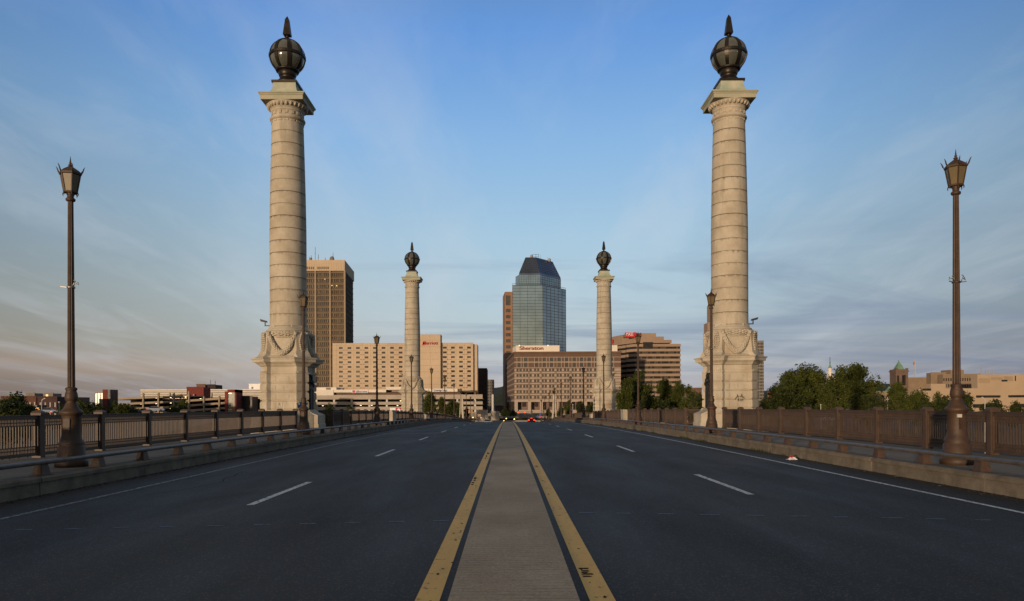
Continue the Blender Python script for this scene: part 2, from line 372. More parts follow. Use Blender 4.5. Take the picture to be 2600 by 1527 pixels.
# ------------------------------------------------------------ the setting
YS = [-12, -6, 0, 5, 10, 15, 20] + list(range(25, 300, 5))
def sheet(name, x0, x1, dz, m, ys=YS, kind='structure', lab=None, skirt=None):
    b = MB()
    for i in range(len(ys)-1):
        a, c = ys[i], ys[i+1]
        b.quad((x0, a, zr(a)+dz), (x1, a, zr(a)+dz), (x1, c, zr(c)+dz), (x0, c, zr(c)+dz))
    o = b.build(name, m); tag(o, kind=kind); return o
def ysplit(a, b):
    return [a]+[y for y in YS if a+0.2 < y < b-0.2]+[b]
KX = 8.88; PXX = 12.3; G = -5.62
sheet('road', -KX-0.1+CX, KX+0.1+CX, 0, ASPH)
road2 = MB()
road2.quad((-40, 296, G+0.02), (40, 296, G+0.02), (40, 640, G+0.02), (-40, 640, G+0.02)); tag(road2.build('street', ASPH), kind='structure')
def slab(name, x0, x1, ztop, zbot, m):
    b = MB()
    rings = []
    for y in YS[:-4]:
        z = zr(y); rings.append([(x0, y, z+zbot), (x1, y, z+zbot), (x1, y, z+ztop), (x0, y, z+ztop)])
    b.loft(rings); o = b.build(name, m); tag(o, kind='structure'); return o
slab('pavement', -PXX-0.25, -KX-0.42+CX, 0.345, -1.2, WALKC)
slab('pavement', KX+0.42+CX, PXX+0.25, 0.345, -1.2, WALKC)
slab('bridge_deck', -12.0, 12.0, -0.03, -1.6, WALKC)
slab('median', CX-0.580, CX+0.530, 0.02, -0.02, MEDC)
# kerbs: separate blocks, slightly uneven
for sgn in (-1, 1):
    b = MB(); y = -8.0
    while y < 262:
        L = random.uniform(1.7, 2.6) if y < 120 else 6
        o_ = random.uniform(-.012, .012); h_ = 0.35+random.uniform(-.008, .008); z0 = zr(y); z1 = zr(y+L)
        xo, xi = sgn*(KX+o_)+CX, sgn*(KX+0.42)+CX
        prof = [(xo, -0.05), (xo+sgn*0.01, 0.24), (xo-sgn*0.03, 0.25), (xo-sgn*0.03, h_-0.03), (xo+sgn*0.01, h_), (xi, h_), (xi, -0.05)]
        if sgn > 0: prof = prof[::-1]
        b.loft([[(px, yy, zz+pz) for px, pz in prof] for yy, zz in ((y+0.008, z0), (y+L-0.008, z1))])
        y += L
    tag(b.build('kerb', KERB), kind='structure')
# painted lines
for s_, x0, x1 in ((-1, -0.865, -0.655), (1, 0.620, 0.838)):
    sheet('road_marking', CX+x0, CX+x1, 0.005, YEL)
for s_ in (-1, 1):
    b = sheet('road_marking', CX+0.07+s_*7.66-0.05, CX+0.07+s_*7.66+0.05, 0.005, WHTW if s_ < 0 else WHT)
dm = MB()
for s_, starts, cyc, ln in ((-1, 12.55, 12.1, 3.8), (1, 13.75, 12.8, 4.0)):
    k = 0
    while starts+k*cyc < 200:
        a = starts+k*cyc; e = a+ln; k += 1
        xc = CX+s_*4.40; ys = ysplit(a, e)
        for i in range(len(ys)-1):
            p, q = ys[i], ys[i+1]
            dm.quad((xc-0.065, p, zr(p)+0.006), (xc+0.065, p, zr(p)+0.006), (xc+0.065, q, zr(q)+0.006), (xc-0.065, q, zr(q)+0.006))
tag(dm.build('road_marking', WHT), kind='structure')
jm = MB()
for yj, m_ in ((46.6, 0), (53.6, 0)):
    for xa, xb in ((-KX+CX+.2, CX-0.87), (CX+0.9, KX+CX-.2)):
        jm.quad((xa, yj, zr(yj)+0.004), (xb, yj, zr(yj)+0.004), (xb, yj+.30, zr(yj)+0.004), (xa, yj+.30, zr(yj)+0.004))
tag(jm.build('road_marking', BLUEP), kind='structure')
jm = MB()
for k in range(24):
    x = CX+1.0+k*0.62+random.uniform(-.05, .05)
    if x < 8.2: 
        y = 11.5-0.12*(x-1)-0.006*(x-1)**2; w = random.uniform(.2, .32); jm.quad((x, y, .004), (x+w, y-.02, .004), (x+w, y+.06, .004), (x, y+.08, .004))
for k in range(12):
    x = CX-1.15-k*0.62
    if x > -8 and random.random() < .8:
        y = 10.75+0.12*(x+1); jm.quad((x, y, .004), (x+.22, y+.02, .004), (x+.22, y+.09, .004), (x, y+.07, .004))
tag(jm.build('road_marking', BLUEP), kind='structure')
# dark tyre-worn patches and sealed cracks over the paint
tm = MB()
def hatch(x, y, w0, l, n):
    for i in range(n):
        yy = y+l*i/n+random.uniform(-.2, .2)*l/n; w = w0*random.uniform(.55, 1.1); tm.quad((x+random.uniform(0, .03), yy, .0085), (x+w-random.uniform(0, .03), yy, .0085), (x+w-random.uniform(0, .03), yy+l/n*.55, .0085), (x+random.uniform(0, .03), yy+l/n*.55, .0085))
hatch(CX+.64, 7.2, .13, .42, 5); hatch(CX-.85, 15.6, .08, 2.2, 6); hatch(CX+.66, 20, .10, .5, 2); hatch(CX-.80, 23, .09, 4, 5)
for k in range(60):
    s_ = random.choice((-1, 1)); yy = random.uniform(6, 30); x = CX+s_*(.73+random.uniform(-.08, .06)); r = random.uniform(.006, .022)
    pts = [(x+r*random.uniform(.5, 1.3)*math.cos(a), yy+2.2*r*random.uniform(.5, 1.3)*math.sin(a), .009) for a in [i*math.pi/3 for i in range(6)]]
    tm.add(pts, [tuple(range(6))])
tag(tm.build('tar_patches', TAR), kind='structure')
# sealed cracks wandering over the lanes
tm = MB()
def crack(x, y, a, n, w=.018):
    p = (x, y)
    for i in range(n):
        a += random.uniform(-.35, .35); L = random.uniform(.25, .6); q = (p[0]+L*math.sin(a), p[1]+L*math.cos(a))
        if abs(q[0]) > 8.3 or (abs(q[0]-CX) < 1.0) or q[1] < 4: break
        nx, ny = math.cos(a)*w/2, -math.sin(a)*w/2; z0, z1 = zr(p[1])+.0035, zr(q[1])+.0035
        tm.quad((p[0]-nx, p[1]-ny, z0), (p[0]+nx, p[1]+ny, z0), (q[0]+nx, q[1]+ny, z1), (q[0]-nx, q[1]-ny, z1)); p = q
for x, y, a, n in ((-6.8, 14, .1, 12), (7.0, 19, 0, 24)): crack(x, y, a, n)
tag(tm.build('sealed_cracks', TAR), kind='structure')

# ground, river, hills
b = MB(); n = 40
gx = [-3000, -1500, -800, -400, -200, -100, -14, 14, 100, 200, 400, 800, 1500, 3000]
gy = [214, 222, 232, 300, 400, 600, 1000, 2000, 5000]
gz = [-13, -11, G-.6, G-.05, G-.05, G-.05, G-.05, G-.05, G-.05]
for i in range(len(gx)-1):
    for j in range(len(gy)-1):
        b.quad((gx[i], gy[j], gz[j]), (gx[i+1], gy[j], gz[j]), (gx[i+1], gy[j+1], gz[j+1]), (gx[i], gy[j+1], gz[j+1]))
tag(b.build('ground', GROUND), kind='structure')
b = MB(); b.quad((-3000, -600, -11.5), (3000, -600, -11.5), (3000, 221, -11.5), (-3000, 221, -11.5)); tag(b.build('river', WATERM), kind='structure')
b = MB(); b.quad((-3000, -3000, -12.6), (3000, -3000, -12.6), (3000, 216, -12.6), (-3000, 216, -12.6)); tag(b.build('riverbed', GROUND), kind='structure')
# bridge piers in the river
b = MB()
for y in (50, 114, 175): b.box(-11, 11, y-2, y+2, -13, zr(y)-1.5)
tag(b.build('bridge_piers', WALKC), kind='structure')
def hill(pts, y, thick):
    b = MB(); rows = []
    xs = [pts[0][0]+(pts[-1][0]-pts[0][0])*i/160 for i in range(161)]
    def hh(x):
        for (x0, h0), (x1, h1) in zip(pts, pts[1:]):
            if x0 <= x <= x1:
                t = (x-x0)/(x1-x0); t = t*t*(3-2*t); return h0+(h1-h0)*t
        return 0
    for j in range(9):
        v = j/8; yy = y+thick*v; prof = math.sin(math.pi*v)**.7 if 0 < v < 1 else 0
        rows.append([(x, yy, G+prof*(hh(x)+random.uniform(-1.6, 1.6))) for x in xs])
    for j in range(8):
        for i in range(160):
            b.quad(rows[j][i], rows[j][i+1], rows[j+1][i+1], rows[j+1][i])
    return tag(b.build('hill', HILLM), kind='structure')
hill([(-900, 6), (-400, 14), (-120, 26), (-40, 47), (20, 58), (140, 40), (400, 28), (760, 46), (860, 54), (980, 40), (1500, 10)], 1500, 500)

# ------------------------------------------------------------ memorial columns
def outline(a, b, hw, o=0.0):
    a += o; b += o; hw += o*0.9; s2 = math.sqrt(2); q = a-s2*hw
    base = [(a, q), ((b+hw)/s2, (b-hw)/s2), ((b-hw)/s2, (b+hw)/s2), (q, a)]
    pts = []
    for k in range(4):
        c, s_ = round(math.cos(k*math.pi/2)), round(math.sin(k*math.pi/2))
        pts += [(c*x-s_*y, s_*x+c*y) for x, y in base]
    return pts
def stack(mb, prof, a=1.38, b=1.80, hw=0.45):
    mb.loft([[(x, y, z) for x, y in outline(a, b, hw, o)] for z, o in prof])
def strokes(name, m, root, paths, org, U, V, nrm, w, scale):
    # writing laid on a wall: polylines with a little thickness
    b = MB(); org = Vector(org); U = Vector(U); V = Vector(V); nrm = Vector(nrm)
    for p in paths:
        pts = [org+U*x*scale+V*y*scale+nrm*0.006 for x, y in p]
        for a_, c_ in zip(pts, pts[1:]):
            if (c_-a_).length > 1e-4:
                d = (c_-a_).normalized(); sd_ = d.cross(nrm)*w/2
                b.add([a_-sd_-d*w*.3, c_-sd_+d*w*.3, c_+sd_+d*w*.3, a_+sd_-d*w*.3, a_-sd_-d*w*.3+nrm*.008, c_-sd_+d*w*.3+nrm*.008, c_+sd_+d*w*.3+nrm*.008, a_+sd_-d*w*.3+nrm*.008],
                      [(3,2,1,0),(4,5,6,7),(0,1,5,4),(1,2,6,5),(2,3,7,6),(3,0,4,7)])
    o = b.build(name, m, root, world_coords=False); return o
def leafy(mb, path, rads, n_around, rl, only=None):
    # overlapping laurel leaves wrapped round a path
    rnd = random.Random(3)
    pts = [Vector(p) for p in path]
    for i, p in enumerate(pts):
        d = (pts[min(i+1, len(pts)-1)]-pts[max(i-1, 0)]).normalized()
        up = Vector((0, 0, 1)) if abs(d.z) < .9 else Vector((0, 1, 0))
        a = d.cross(up).normalized(); b_ = a.cross(d).normalized()
        for k in range(n_around):
            t = 2*math.pi*(k+.5*(i % 2))/n_around
            o = math.cos(t)*a+math.sin(t)*b_
            q_ = .35*rnd.uniform(-1, 1); d2 = (d+d.cross(o)*q_).normalized(); M_ = Matrix((d2, d2.cross(o), o)).transposed()
            mb.blob(p+o*rads[i]*.72, (rl*rnd.uniform(1.2, 1.6), rl*.62, rads[i]*.42), M_, 6)
def build_column():
    r = empty('memorial_column', (0, 0, 0))
    L = dict(parent=r, world_coords=False)
    b = MB()
    b.loft([[(x, y, z) for x, y in outline(1.72, 2.05, .62, o)] for z, o in ((-.6, .0), (.0, .0), (.80, 0), (.815, -.05))])
    for k in range(4):
        c, s_ = math.cos(k*math.pi/2), math.sin(k*math.pi/2)
        pr = lambda x, y: (c*x-s_*y, s_*x+c*y)
        prof = [(-.6, 2.2), (.22, 2.2), (.24, 2.16), (.80, 2.16), (.86, 2.05), (.95, 1.80), (1.08, 1.62), (1.17, 1.52)]
        b.loft([[(*pr(1.2, -.98), z), (*pr(q, -.98), z), (*pr(q, .98), z), (*pr(1.2, .98), z)] for z, q in prof])
    b.build('base', STONE, **L)
    b = MB(); prof = [(.80, .28), (.86, .20), (.98, .10), (1.10, .05), (1.164, .02)]
    zs = [1.164, 1.738, 2.311, 2.883, 3.475]
    for a_, c_ in zip(zs, zs[1:]):
        prof += [(a_+.001, -.10), (a_+.045, -.10), (a_+.05, -.03), (a_+.12, 0.0), (c_-.12, 0.0), (c_-.03, -.03)]
    prof += [(3.48, -.02), (3.49, .03), (3.55, .03)]
    stack(b, prof); b.build('pedestal', STONE, **L)
    # vertical joints between the wall blocks, as shallow grooves
    b = MB()
    for k, (a_, c_) in enumerate(zip(zs, zs[1:])):
        for q in ((-.42, .42) if k % 2 else (-.1, .45)):
            for rot in range(4):
                c, s_ = math.cos(rot*math.pi/2), math.sin(rot*math.pi/2)
                P4 = [(c*x-s_*1.3795, s_*x+c*1.3795) for x in (q-.008, q+.008)]
                P5 = [(c*x-s_*1.384, s_*x+c*1.384) for x in (q-.008, q+.008)]
                b.loft([[(*P4[0], z), (*P4[1], z), (*P5[1], z), (*P5[0], z)] for z in (a_+.13, c_-.13)])
    b.build('block_joints', mat_joint, **L)
    b = MB(); stack(b, [(3.55, .0), (3.60, -.02), (3.648, -.02), (3.66, -.06), (3.95, -.06), (4.0, .03), (4.04, .05)])
    for rot in range(4):       # dentils along the pier faces
        ang = R(45+90*rot); c, s_ = math.cos(ang), math.sin(ang)
        for j in range(5):
            q = -.30+j*.15; t0, t1 = 1.78, 1.845
            pr = lambda t, u: (c*t-s_*u, s_*t+c*u)
            b.loft([[(*pr(t0, q-.045), z), (*pr(t1, q-.045), z), (*pr(t1, q+.045), z), (*pr(t0, q+.045), z)] for z in (3.565, 3.66)])
    b.build('frieze', STONE, **L)
    b = MB(); stack(b, [(4.04, .06), (4.10, .10), (4.18, .20), (4.22, .24), (4.224, .33), (4.40, .35), (4.41, .39), (4.47, .42), (4.50, .42), (4.56, .05)])
    b.build('cornice', STONE, **L)
    # crown: drum, four scrolled buttresses, laurel ring, swags, drops
    b = MB()
    sq = lambda h_, z, p=5: [(h_*math.copysign(abs(math.cos(t))**(2/p), math.cos(t)), h_*math.copysign(abs(math.sin(t))**(2/p), math.sin(t)), z) for t in [2*math.pi*(i+.5)/32 for i in range(32)]]
    b.loft([sq(1.62, 4.54), sq(1.46, 4.68), sq(1.36, 4.9), sq(1.33, 5.2), sq(1.32, 5.24), sq(1.33, 5.26), sq(1.30, 5.83, 4)])
    b.lathe([(5.80, 1.38), (5.86, 1.42), (6.28, 1.34), (6.30, 1.40), (6.36, 1.40), (6.42, 1.30), (6.50, 1.24), (6.60, 1.19)], 40)
    b.build('crown', STONE, **L)
    pr_ = [(.8, 4.5), (2.12, 4.52), (1.98, 4.60), (1.84, 4.76), (1.76, 5.0), (1.73, 5.4), (1.70, 5.8), (1.64, 6.05), (1.54, 6.20), (1.42, 6.27), (1.30, 6.24), (1.23, 6.30), (1.20, 6.45), (1.19, 6.63), (.8, 6.63)]
    for rot in range(4):
        ang = R(45+90*rot); c, s_ = math.cos(ang), math.sin(ang); b = MB()
        pr = lambda t, u, z: (c*t-s_*u, s_*t+c*u, z)
        wd = [.50 if z < 4.8 else .40 for t, z in pr_]
        b.loft([[pr(t, sg*w_, z) for (t, z), w_ in zip(pr_, wd)] for sg in (-1, 1)])
        o = b.build('buttress', STONE, **L)
        b = MB()
        for j in range(9):
            z = 6.02-j*.135; w_ = (.07, .11, .15, .17, .17, .15, .12, .09, .05)[j]
            for q in (-1, 0, 1):
                cc = Vector(pr(1.74+.03, q*w_, z)); n_ = Vector((c, s_, 0)); M_ = Matrix((Vector((-s_, c, 0)), Vector((0, 0, 1)), n_)).transposed()
                b.blob(cc, (.075, .085, .07), M_, 6)
        b.bar(pr(1.72, 0, 6.15), pr(1.79, 0, 5.95), .06)
        b.build('leaf_drop', STONE, **L)
    b = MB(); path = [(1.40*math.cos(t), 1.40*math.sin(t), 6.07) for t in [2*math.pi*i/44 for i in range(44)]]
    leafy(b, path, [.17]*44, 6, .12); b.build('laurel_ring', STONE, **L)
    for rot in range(4):
        c, s_ = math.cos(rot*math.pi/2), math.sin(rot*math.pi/2); b = MB(); path = []; rd = []
        for i in range(23):
            t = -1+2*i/22; x = t*.86; z = 4.82+1.22*abs(t)**1.9; y = 1.52-.10*abs(t)
            path.append((c*x-s_*-y, s_*x+c*-y, z)); rd.append(.10+.085*(1-abs(t))**.6)
        leafy(b, path, rd, 6, .11); b.build('swag', STONE, **L)
    # shaft with real grooves at the drum joints
    prof = []; H0, H1 = 6.60, 20.07; nd = 17
    rad = lambda z: 1.175 if z < 12.5 else 1.175-.165*((z-12.5)/(H1-12.5))**1.35
    for k in range(nd):
        a_ = H0+(H1-H0)*k/nd; c_ = H0+(H1-H0)*(k+1)/nd
        prof += [(a_, rad(a_)-.03), (a_+.010, rad(a_)-.03), (a_+.014, rad(a_)), (c_-.014, rad(c_)), (c_-.010, rad(c_)-.03)]
    b = MB(); b.lathe([(6.55, 1.17)]+prof, 56, smooth=False)
    me_o = b.build('shaft', SHAFT, **L)
    for i, p in enumerate(me_o.data.polygons): p.use_smooth = True
    me_o.data.set_sharp_from_angle(angle=R(25))
    b = MB()
    b.lathe([(20.05, 1.0), (20.10, 1.04), (20.14, 1.12), (20.22, 1.14), (20.30, 1.10), (20.33, 1.03), (20.36, 1.0), (20.62, 1.0), (20.66, 1.05), (20.70, 1.07), (20.72, 1.02), (20.78, 1.06), (20.9, 1.14), (21.0, 1.24), (21.08, 1.34), (21.13, 1.36)], 56)
    for i in range(28):
        t = 2*math.pi*i/28; c, s_ = math.cos(t), math.sin(t)
        M_ = Matrix((Vector((-s_, c, 0)), Vector((c*.6, s_*.6, .8)), Vector((c*.8, s_*.8, -.6)))).transposed()
        b.blob((c*1.22, s_*1.22, 20.98), (.10, .17, .09), M_, 6)
    for i in range(16):
        t = 2*math.pi*(i+.5)/16; c, s_ = math.cos(t), math.sin(t); pr = lambda r_, u: (c*r_-s_*u, s_*r_+c*u)
        b.loft([[(*pr(.98, -.09), z), (*pr(1.045, -.09), z), (*pr(1.045, .09), z), (*pr(.98, .09), z)] for z in (20.40, 20.60)])
        b.loft([[(*pr(.96, -.13), z), (*pr(1.045, -.13), z), (*pr(1.045, .13), z), (*pr(.96, .13), z)] for z in (19.93, 20.04)])
    b.build('capital', STONE, **L)
    b = MB(); S_ = lambda h_, z: [(-h_, -h_, z), (h_, -h_, z), (h_, h_, z), (-h_, h_, z)]
    b.loft([S_(1.33, 21.12), S_(1.36, 21.13), S_(1.37, 21.38), S_(1.41, 21.40), S_(1.42, 21.46), S_(1.48, 21.50), S_(1.49, 21.58), S_(1.2, 21.61)])
    b.build('abacus', mat('stained_stone', (0.46, 0.41, 0.30), 0.85, 0.3, 1.0, col2=(0.30, 0.33, 0.235)), **L)
    b = MB(); b.loft([S_(1.06, 21.60), S_(1.04, 21.64), S_(.92, 21.76), S_(.82, 21.95), S_(.76, 22.18), S_(.74, 22.47)])
    b.build('cap_block', COPPER, **L)
    g = empty('globe_lantern', (0, 0, 0)); g.parent = r
    G_ = dict(parent=g, world_coords=False)
    b = MB(); b.loft([S_(.82, 22.47), S_(.82, 22.61), S_(.76, 22.64)]); b.lathe([(22.63, .75), (22.70, .74), (22.80, .64), (22.94, .51), (23.04, .47), (23.10, .53), (23.18, .56), (23.40, .62), (23.50, .5)], 28)
    b.build('foot', BRONZE, **G_)
    gc, gr = 24.43, 1.11
    b = MB(); b.lathe([(gc+gr*math.sin(t), gr*math.cos(t)) for t in [R(-89+178*i/20) for i in range(21)]], 40); b.build('glass_globe', GGLASS, **G_)
    for k in range(8):
        t0 = R(45*k+22); b = MB(); ri, ro = gr-.02, gr+.05
        sec = []
        for i in range(25):
            p = R(-80+160*i/24); hw = .13-.05*abs(i-12)/12
            e = Vector((-math.sin(t0), math.cos(t0), 0))*hw; o_ = Vector((math.cos(t0)*math.cos(p), math.sin(t0)*math.cos(p), math.sin(p)))
            cc = Vector((0, 0, gc)); sec.append([tuple(cc+o_*ri-e), tuple(cc+o_*ro-e), tuple(cc+o_*ro+e), tuple(cc+o_*ri+e)])
        b.loft(sec); b.build('rib', BRONZE, **G_)
    b = MB(); b.lathe([(gc-.11, gr-.02), (gc-.10, gr+.065), (gc-.07, gr+.08), (gc+.07, gr+.08), (gc+.10, gr+.065), (gc+.11, gr-.02)], 40, cap=False, smooth=False)
    b.lathe([(gc-gr*.90, .56), (gc-gr*.90, .72), (gc-gr*.80, .78), (gc-gr*.78, .70)], 28, cap=False)
    b.build('band', BRONZE, **G_)
    b = MB(); b.lathe([(gc+gr-.12, .30), (gc+gr+.03, .34), (gc+gr+.07, .2), (gc+gr+.16, .10), (gc+gr+.26, .10), (gc+gr+.30, .14)], 20)
    z0 = gc+gr+.27; b.loft([[(h_*x, h_*y, z0+z) for x, y in ((-1,-1),(1,-1),(1,1),(-1,1))] for z, h_ in ((0, .16), (.05, .24), (.14, .23), (1.10, .12), (1.33, .01))])
    b.build('spike', BRONZE, **G_)
    b = MB(); q = 1.385
    P_ = [(-.42, .95), (-.30, .82), (0, .78), (.30, .82), (.42, .95), (.40, 1.15), (.52, 1.25), (.40, 1.35), (.40, 1.85), (.52, 1.95), (.40, 2.05), (.40, 2.55), (.56, 2.68), (.60, 2.85), (.44, 2.92), (.40, 3.10), (.20, 3.30), (.12, 3.45), (0, 3.50)]
    P_ = P_+[(-x, z) for x, z in reversed(P_[5:-1])]
    b.loft([[(q+dx, y, z) for y, z in P_] for dx in (-.03, .13)])
    b.build('plaque', PLAQ, **L)
    b = MB()
    for yy, zz, rr in ((-.45, 2.78, .12), (.45, 2.78, .12), (0, 3.0, .22), (0, 3.3, .13), (0, .9, .16), (-.3, 3.0, .1), (.3, 3.0, .1)):
        b.blob((q+.15, yy, zz), (rr*.5, rr, rr))
    b.bar((q+.14, -.34, 1.05), (q+.14, -.34, 2.5), .04); b.bar((q+.14, .34, 1.05), (q+.14, .34, 2.5), .04); b.bar((q+.14, -.34, 2.5), (q+.14, .34, 2.5), .05)
    b.build('plaque_ornament', PLAQ, **L)
    fl = MB(); fl.bar((-1.15, 0, 6.72), (-1.56, 0, 6.72), .06); fl.bar((-1.54, 0, 6.70), (-1.54, 0, 6.98), .06)
    o1 = fl.build('floodlight', BLACKM, **L)
    fl = MB(); fl.loft([[(-1.42, -.13, 6.93), (-1.42, .13, 6.93), (-1.45, .13, 7.04), (-1.45, -.13, 7.04)], [(-1.80, -.16, 7.0), (-1.80, .16, 7.0), (-1.84, .16, 7.15), (-1.84, -.16, 7.15)]])
    f2 = fl.build('housing', BLACKM, o1, world_coords=False)
    return r
mat_joint = mat("dark_joint", (0.17, 0.14, 0.10), 0.95)
c0 = build_column()
SWZ = lambda y: zr(y)+.345
def pl(o, x, y, rz): o.location = (x, y, SWZ(y)); o.rotation_euler = (0, 0, rz)
YC1, YC2, XCo = 49.4, 113.8, 14.55
cR = copy_tree(c0); c2 = copy_tree(c0); c3 = copy_tree(c0)
for o, x, y, rz in ((c0, -XCo+.1, YC1, 0), (cR, XCo+.13, YC1, math.pi), (c2, -XCo+.1, YC2, 0), (c3, XCo+.15, YC2, math.pi)): pl(o, x, y, rz)
gp = 'tall memorial columns along the bridge'
tag(c0, 'tall stone column on the left whose pedestal carries pale and blue graffiti', 'column', gp)
tag(cR, 'tall stone column on the right with a black scribble on its pedestal', 'column', gp)
tag(c2, 'distant stone column in front of the tan hotel', 'column', gp)
tag(c3, 'distant stone column in front of the striped brick hotel', 'column', gp)
# graffiti
GR = [[(.30,.8),(.05,.85),(0,.4),(.1,.05),(.32,.1),(.34,.42),(.2,.42)], [(.48,.05),(.48,.6),(.5,.45),(.68,.6)], [(.82,.0),(.82,.85)], [(.7,.85),(.95,.85)], [(.7,0),(.95,0)], [(1.1,-.1),(1.1,.9),(1.4,.85),(1.45,.6),(1.3,.42),(1.1,.4)]]
strokes('graffiti', CHALK, c0, GR, (-.42, -1.382, 1.30), (1, 0, 0), (0, 0, 1), (0, -1, 0), .045, .46)
s2 = math.sqrt(.5)
WE = [[(0,.8),(.1,0),(.25,.5),(.4,0),(.5,.85)], [(.85,.9),(.6,.8),(.6,0),(.9,.1)], [(.6,.45),(.85,.5)], [(1.0,0),(1.0,.9),(1.3,.8),(1.25,.5),(1.0,.45),(1.35,0)], [(1.8,.8),(1.5,.7),(1.45,.2),(1.8,.05)], [(.1,.3),(1.7,.6)], [(.3,.9),(1.3,1.05)]]
strokes('graffiti', SPRAYB, c0, WE, (1.8*s2-.38*s2, -1.8*s2-.38*s2, 1.28), (s2, s2, 0), (0, 0, 1), (s2, -s2, 0), .05, .40)
AR = [[(0,0),(.1,.25),(.35,.5),(.8,.62),(1.3,.5),(1.6,.2)], [(.3,.3),(.42,.9),(.6,.35)], [(1.0,.4),(1.15,.95),(1.3,.4)], [(.5,-.2),(.6,.2),(.7,-.2)], [(.9,-.2),(.95,.1)], [(1.1,-.25),(1.15,.1),(1.35,.1),(1.35,-.25)], [(1.35,.5),(1.7,.45)]]
strokes('graffiti', SPRAYK, cR, AR, (.10, 1.382, 1.70), (-1, 0, 0), (0, 0, 1), (0, 1, 0), .03, .38)
o = MB().box(-.55, .0, 1.378, 1.386, 1.95, 2.5).build('paint_patch', mat("tan_cover_paint", (.42, .28, .15)), c3, world_coords=False)

# ------------------------------------------------------------ street lamps
def build_lamp(simple=False):
    r = empty('street_lamp', (0, 0, 0)); L = dict(parent=r, world_coords=False)
    N_ = 8
    b = MB(); b.lathe([(-.02, .33), (.12, .33), (.15, .29), (.17, .285), (.44, .265), (.46, .24), (.50, .255), (.53, .25), (.60, .215), (.72, .19), (1.10, .185), (1.13, .20), (1.17, .235), (1.21, .24), (1.24, .20), (1.30, .15), (1.40, .11), (1.43, .095), (1.46, .12), (1.52, .135), (1.62, .12), (1.67, .10), (1.70, .12), (1.73, .12), (1.75, .085)], 16, smooth=True, ph=R(11))
    b.box(-.07, .07, -.194, -.15, .76, 1.06)
    b.build('base', LAMPP, **L)
    # fluted pole
    b = MB(); rings = []
    for z, rr in ((1.72, .080), (3.5, .072), (5.88, .058)):
        rings.append([((rr*(1 if i % 2 else .86))*math.cos(math.pi*i/12), (rr*(1 if i % 2 else .86))*math.sin(math.pi*i/12), z) for i in range(24)])
    b.loft(rings); b.lathe([(5.84, .06), (5.86, .095), (5.90, .10), (5.93, .065), (5.98, .07), (6.04, .11)], 16); b.build('pole', LAMPP, **L)
    ln = empty('lantern', (0, 0, 0)); ln.parent = r; K = dict(parent=ln, world_coords=False)
    hx = lambda rr, z: [(rr*math.cos(R(60*i+8)), rr*math.sin(R(60*i+8)), z) for i in range(6)]
    b = MB(); b.loft([hx(.135, 6.06), hx(.205, 6.43)]); b.build('pane', LGLASS, **K)
    b = MB(); b.loft([hx(.12, 6.02), hx(.155, 6.03), hx(.155, 6.065), hx(.13, 6.07)]); b.loft([hx(.20, 6.42), hx(.235, 6.43), hx(.24, 6.47), hx(.225, 6.475)])
    for i in range(6):
        t = R(60*i+8); c, s_ = math.cos(t), math.sin(t)
        b.bar((c*.138, s_*.138, 6.05), (c*.208, s_*.208, 6.44), .022)
        b.tube([(c*.215, s_*.215, 6.44), (c*.25, s_*.25, 6.50), (c*.275, s_*.275, 6.57), (c*.30, s_*.30, 6.61)], [.018, .016, .012, .005], 5)
        b.tube([(c*.145, s_*.145, 6.05), (c*.16, s_*.16, 6.0), (c*.15, s_*.15, 5.965)], [.012, .012, .005], 5)
    b.build('frame', LAMPP, **K)
    b = MB(); b.loft([hx(.225, 6.472), hx(.18, 6.52), hx(.05, 6.61), hx(.02, 6.615)]); b.build('roof', LAMPP, **K)
    b = MB(); b.lathe([(6.60, .03), (6.63, .035), (6.64, .055), (6.66, .03), (6.68, .02), (6.69, .035), (6.71, .018), (6.84, .003)], 10); b.build('finial', LAMPP, **K)
    return r
lamp0 = build_lamp()
LD = [16.25, 35.3, 55.1, 74.9, 94.7, 114.5, 134.3, 154.1, 173.9, 193.7, 213.5]
ordw = ['nearest', 'second', 'third', 'fourth', 'fifth', 'sixth', 'seventh', 'eighth', 'ninth', 'tenth', 'farthest']
strap = MB(); strap.lathe([(3.93, .075), (3.935, .088), (3.965, .088), (3.97, .075)], 12, cap=False); strap.bar((-.08, -.03, 3.95), (-.20, -.05, 3.965), .02)
strap.tube([(.06, -.06, 3.95), (.10, -.07, 4.02), (.13, -.05, 4.08), (.09, -.06, 4.10)], .012, 5); strap.tube([(.09, -.05, 4.0), (.15, -.04, 4.03), (.19, -.03, 4.0), (.17, -.03, 4.06)], .01, 5)
STR = mat("steel_strap", (.35, .33, .30), .4, metal=.7)
first = True
for s_ in (-1, 1):
    for i, d in enumerate(LD):
        o = lamp0 if first else copy_tree(lamp0); first = False
        x = s_*9.60+((.15 if i == 0 else .02) if s_ > 0 else -.02); o.location = (x, d+(.25 if s_ < 0 and i == 0 else 0), SWZ(d)); 
        side = 'left' if s_ < 0 else 'right'
        if i == 0: lab = 'brown lamp post standing nearest the viewer on the %s pavement' % side
        elif i == 1: lab = 'brown lamp post in front of the near stone column on the %s' % side
        else: lab = 'brown lamp post, %s from the viewer along the %s pavement' % (ordw[i], side)
        tag(o, lab, 'street lamp', 'lamp posts lining the bridge')
        if i < 3:
            q = strap.build('wire_strap', STR, o, world_coords=False); q.scale = (-s_ if s_ > 0 else 1, 1, 1)
        if i == 0:
            o.rotation_euler = (0, 0, R(6 if s_ > 0 else 0))
# sticker on the right near lamp
rl = [x for x in bpy.data.objects if x.get('label', '').startswith('brown lamp post standing nearest the viewer on the right')][0]
MB().box(-.15, -.05, -.232, -.20, 1.02, 1.09).build('sticker', mat("paper_sticker", (.5, .47, .42)), rl, world_coords=False)

